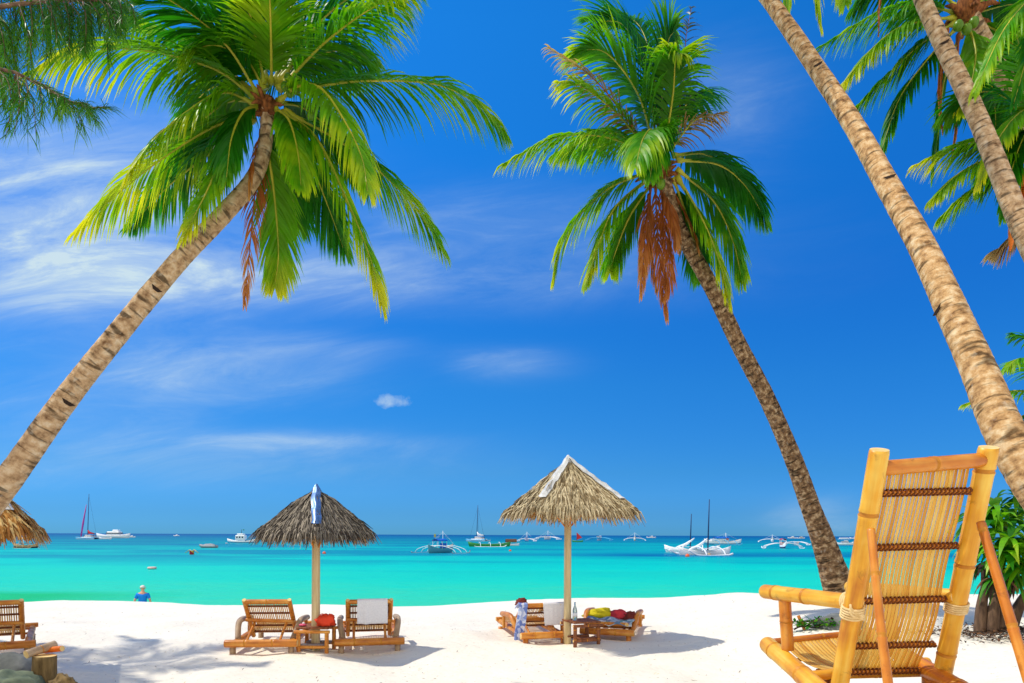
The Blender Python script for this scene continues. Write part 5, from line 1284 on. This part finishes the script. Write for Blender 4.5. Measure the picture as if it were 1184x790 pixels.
bangka('white outrigger with cream cabin nearest the horizon left of the dark palm trunk', 893, 627, 30, R(70), BW, BW, BW, cab=BTE, mst=6)
t, m, Ln, B, H, sp_ = bangka('outrigger with red canopy and drooping white arms left of the dark palm trunk', 905, 634, 42, R(80), BN, BW, BW, can=BR, L_k=.7)
part('hold_cover', t, lambda mb: mb.box((Ln*.15, 0, H+.35), (1.6, B*.9, .7), BO, bev=.1))
bangka('pale outrigger with single lowered arm partly behind the red-canopied boat', 921, 630, 26, R(55), BW, BW, BW, hk=.8)
bangka('small dark outrigger under the straw eave at the left edge', 30, 631, 26, R(12), BD, BT, BT, can=BT, L_k=.9)
# ferry with blue roof behind the two-master
t, m, Ln, B, H, sp_ = bangka('big outrigger ferry with long blue roof behind the two-masted white boat', 836, 631, 44, R(14), BC, BW, BC, can=BB, L_k=1.0, mst=10)
part('cabin', t, lambda mb: mb.box((-.1*Ln, 0, H+.5), (Ln*.5, B*.8, .9), BW, bev=.06)); part('lifebuoy', t, lambda mb: mb.blob((.1*Ln, -B*.45, H+.9), .5, .2, .5, BR, 10, 8))
# white sailing bangkas (paraw) in the middle right
def paraw(label, px, py, w_px, rz, mast_px, mast_x):
    t, m = boatthing('sailing_outrigger', label, 'sailing boat', px, py, rz, 'white sailing outriggers moored together'); W = w_px*m
    part('hull', t, lambda mb: hull(mb, W*.95, W*.075, .75, BW, BW, sheer=1.1, draft=.25))
    def arms(mb):
        for x in (-.2, .16):
            P = spline([Vector((W*x, -W*.34, .0)), Vector((W*x, -W*.27, .8)), Vector((W*x, -W*.1, 1.35)), Vector((W*x, 0, 1.35)), Vector((W*x, W*.1, 1.35)), Vector((W*x, W*.27, .8)), Vector((W*x, W*.34, .0))], 20)
            mb.tube(P, .13, BW, 7)
    part('outrigger_arm', t, arms)
    for s in (-1, 1): part('outrigger_float', t, lambda mb: mb.tube(spline([Vector((-W*.34, s*W*.34, .3)), Vector((-W*.2, s*W*.34, .0)), Vector((W*.3, s*W*.34, .0)), Vector((W*.5, s*W*.34, .9))], 12), .15, BW, 7))
    mast(t, W*mast_x, mast_px*m, .13, BN, .8, 0.03)
    part('furled_sail', t, lambda mb: mb.tube(spline([Vector((W*.30, 0, .9)), Vector((W*.12, 0, 1.6)), Vector((-W*.05, 0, 2.9))], 10), [.12, .2, .26, .28, .28, .28, .26, .24, .2, .16, .08], BW, 8))
    part('net_deck', t, lambda mb: mb.box((0, 0, 1.12), (W*.34, W*.26, .06), BW))
    return t
paraw('white sailing outrigger with the taller mast and upswept arms, right of the tan parasol', 815, 643, 66, R(195), 59, -.06)
paraw('white sailing outrigger with the shorter mast overlapping a taller-masted twin', 800, 640.5, 60, R(165), 40, .03)
# catamaran left, with pink furled sail
def catamaran(label, px, py, w_px, rz, mast_px, pink, covers):
    t, m = boatthing('sailing_catamaran', label, 'sailing boat', px, py, rz); W = w_px*m
    for s in (-1, 1): part('hull', t, lambda mb: hull(mb, W, W*.12, W*.075, BW, BW, 0, s*W*.22, 0, .4, W*.03, rub=BC))
    part('bridge_deck', t, lambda mb: mb.box((-W*.05, 0, W*.085), (W*.6, W*.44, W*.03), BW, bev=W*.01))
    part('cabin', t, lambda mb: (mb.box((-W*.06, 0, W*.145), (W*.38, W*.34, W*.095), BW, bev=W*.03), mb.box((-W*.06, 0, W*.155), (W*.385, W*.345, W*.032), m_win)))
    mast(t, W*.08, mast_px*m, W*.016, BN, W*.1, .035, [(W*.48, 0, W*.09), (-W*.2, W*.24, W*.08), (-W*.2, -W*.24, W*.08)])
    part('boom', t, lambda mb: mb.tube([(W*.07, 0, W*.27), (-W*.36, 0, W*.25)], [W*.014, W*.012], BN, 6))
    part('sail_cover', t, lambda mb: mb.tube([(W*.05, 0, W*.42), (W*.0, 0, W*.30), (-W*.30, 0, W*.26)], [W*.02, W*.06, W*.02], covers, 8))
    if pink: part('furled_jib', t, lambda mb: mb.tube([(W*.46, 0, W*.12), (W*.34, 0, W*.75), (W*.16, 0, W*1.6)], [W*.03, W*.04, W*.01], pink, 8))
catamaran('sailing catamaran with tall dark mast, pink furled jib and red sail cover', 103, 621.5, 25, R(165), 50, BP, BR)
catamaran('white sailing catamaran with bare mast left of the tan parasol', 553, 627.5, 25, R(150), 39, None, BW)
# motor boats
def motorboat(label, px, py, w_px, rz, hullm=BW, deckm=BW, cab=True, canm=None, name='motor_boat', hk=1.0):
    t, m = boatthing(name, label, 'motor boat', px, py, rz); W = w_px*m; H = W*.085*hk
    part('hull', t, lambda mb: hull(mb, W, W*.22, H, hullm, deckm, sheer=.8, draft=W*.03, rub=BW))
    if cab:
        part('cabin', t, lambda mb: mb.box((-.04*W, 0, H+W*.055), (W*.42, W*.17, W*.11), BW, bev=W*.02))
        part('cabin_window', t, lambda mb: mb.box((-.04*W, 0, H+W*.065), (W*.424, W*.174, W*.035), m_win))
        part('wheelhouse', t, lambda mb: mb.box((-.10*W, 0, H+W*.135), (W*.2, W*.13, W*.06), BW, bev=W*.015))
    if canm: canopy(t, W*.5, W*.2, H, W*.12, canm, True, W*.02, -.05*W)
    return t, W, H
motorboat('long white motor yacht with dark windows behind the catamaran near the left edge', 131, 620.5, 38, R(175))
motorboat('small white dinghy in front of the long motor yacht near the left edge', 122, 621.8, 14, R(178), cab=False, name='dinghy', hk=1.4)
motorboat('tiny white speedboat right of the long motor yacht', 152, 620, 9, R(180), name='speedboat')
motorboat('tiny white speedboat alone on the horizon between the catamaran and the grey parasol', 204, 619, 7, R(170), name='speedboat')
motorboat('tiny white motor boat on the horizon above the white and yellow outrigger', 753, 624, 10, R(175))
motorboat('white passenger boat on the horizon left of the dark palm trunk', 916, 622.5, 10, R(185))
motorboat('cream topped motor boat on the horizon touching the dark palm trunk', 926, 622.5, 9, R(185), canm=BY)
t, W, H = motorboat('white double decked ferry just right of the dark palm trunk', 976, 629, 20, R(175), BW, BW, hk=1.3)
part('upper_deck', t, lambda mb: (mb.box((0, 0, H+W*.23), (W*.62, W*.2, W*.02), BW), mb.box((0, 0, H+W*.28), (W*.5, W*.16, W*.06), BW, bev=W*.01)))
motorboat('long white boat on the horizon beside the left post of the big chair', 990, 622, 14, R(178))
motorboat('white boat seen between the shrub leaves at the right edge', 1176, 626, 14, R(178))
def whitecabin():
    t, m = boatthing('dive_boat', 'white cabin boat with pale blue hull beside the grey parasol eave', 'boat', 280, 627.5, R(172)); W = 34*m; H = W*.07
    part('hull', t, lambda mb: hull(mb, W, W*.2, H, BC, BW, sheer=1.2, draft=W*.03, rub=BW))
    part('cabin', t, lambda mb: (mb.box((W*.04, 0, H+W*.10), (W*.34, W*.17, W*.17), BW, bev=W*.015), mb.box((W*.04, 0, H+W*.21), (W*.24, W*.15, W*.06), BW, bev=W*.015)))
    part('cabin_window', t, lambda mb: [mb.box((W*(.04+k*.1), q*W*.087, H+W*.12), (W*.05, .05, W*.05), m_win) for k in (-1, 0, 1) for q in (-1, 1)])
    part('arch_frame', t, lambda mb: [mb.tube(spline([Vector((-W*.16, q*W*.09, H)), Vector((-W*.3, q*W*.09, H+W*.15)), Vector((-W*.36, q*W*.09, H+W*.14)), Vector((-W*.37, q*W*.09, H))], 10), W*.012, BC, 6) for q in (-1, 1)])
    mast(t, W*.02, W*.16, W*.008, BD, H+W*.23)
    part('flag', t, lambda mb: mb.box((W*.0-.6, 0, H+W*.37), (W*.05, .05, W*.03), BG))
whitecabin()
motorboat('small white boat at the bow of the cabin boat', 262, 628.5, 6, R(90), cab=True, name='tender_boat')
def dinghy():
    t, m = boatthing('dinghy', 'grey inflatable dinghy left of the white cabin boat', 'dinghy', 242, 633, R(175)); W = 22*m
    part('hull', t, lambda mb: hull(mb, W*.9, W*.2, .35, BGR, BD, sheer=.5))
    part('cover', t, lambda mb: mb.blob((0, 0, .5), W*.34, W*.09, .5, BGR, 16, 10, .3, 3, 4))
    part('inflated_tube', t, lambda mb: [mb.tube(spline([Vector((-W*.42, s*W*.09, .35)), Vector((W*.2, s*W*.1, .35)), Vector((W*.5, 0, .6))], 10), .32, BGR, 8) for s in (-1, 1)])
dinghy()
def canoe(label, px, py, w_px, colm, arm, rz):
    t, m = boatthing('outrigger_canoe', label, 'canoe', px, py, rz); W = w_px*m
    part('hull', t, lambda mb: hull(mb, W*.6, W*.16, .45, colm, colm)); part('outrigger_arm', t, lambda mb: [mb.tube([(x, -W*.5, .25), (x, 0, .8), (x, W*.5, .25)], .05, arm, 6) for x in (-.5, .5)])
    part('paddler_seat', t, lambda mb: mb.box((0, 0, .55), (.6, W*.12, .1), arm))
canoe('small red canoe with yellow outrigger arms left of the grey parasol', 222, 640.5, 12, BR, BY, R(75))
def sailred():
    t, m = boatthing('small_sailboat', 'tiny sailboat with slanted red sail right of the tall parasol pole', 'sailboat', 668, 629, R(160)); W = 12*m
    part('hull', t, lambda mb: hull(mb, W, W*.2, .6, BG, BT)); mast(t, .1*W, 8*m, .1, BD, .4)
    part('sail', t, lambda mb: (mb.grid(lambda u, v: (.1*W-(u*W*.55)*(1-v), .15*math.sin(u*3), 1+v*6*m+u*1.2), 6, 6, BR), mb.grid(lambda u, v: (.1*W-((1-u)*W*.55)*(1-v), .15*math.sin((1-u)*3)-.05, 1+v*6*m+(1-u)*1.2), 6, 6, BR)))
sailred()
def buoy(label, px, py, d_px, mat, name='mooring_buoy', flatk=1.0):
    p, m = sea_at(px, py); r = d_px*m/2; mb = MB(); mb.blob((0, 0, r*.35*flatk), r, r, r*flatk, mat, 14, 10)
    mb.tube([(0, 0, r*1.2*flatk), (0, 0, r*1.55*flatk)], r*.12, mat, 6)
    o = mb.build(name, origin=(0, 0, 0)); o.location = p; tag(o, label, 'buoy')
buoy('orange buoy in front of the white two-masted boats, left of a tan one', 795, 645.5, 5, BO)
buoy('tan buoy in front of the white two-masted boats', 820, 643.5, 4, BT)
buoy('small pink buoy right of the grey parasol pole', 375, 641, 4, BO)
buoy('small pink buoy below the rounded brown canopy boat', 590, 639.5, 3, BO)
m_ringp = flat('ring_pale_pink', (235, 190, 180), .5)
def ring():
    p, m = sea_at(176, 657); r = 5*m; mb = MB()
    P = [Vector((math.cos(a)*r*.75, math.sin(a)*r*.75, .12)) for a in [2*math.pi*i/24 for i in range(25)]]; mb.tube(P, r*.26, m_ringp, 8); mb.blob((0, 0, .08), r*.6, r*.6, .08, BW, 14, 6)
    o = mb.build('swim_ring', origin=(0, 0, 0)); o.location = p; tag(o, 'pale pink swim ring floating beyond the person in blue', 'float')
ring()
for o in list(bpy.data.objects):
    for k in ('_o', '_bp'):
        if k in o: del o[k]
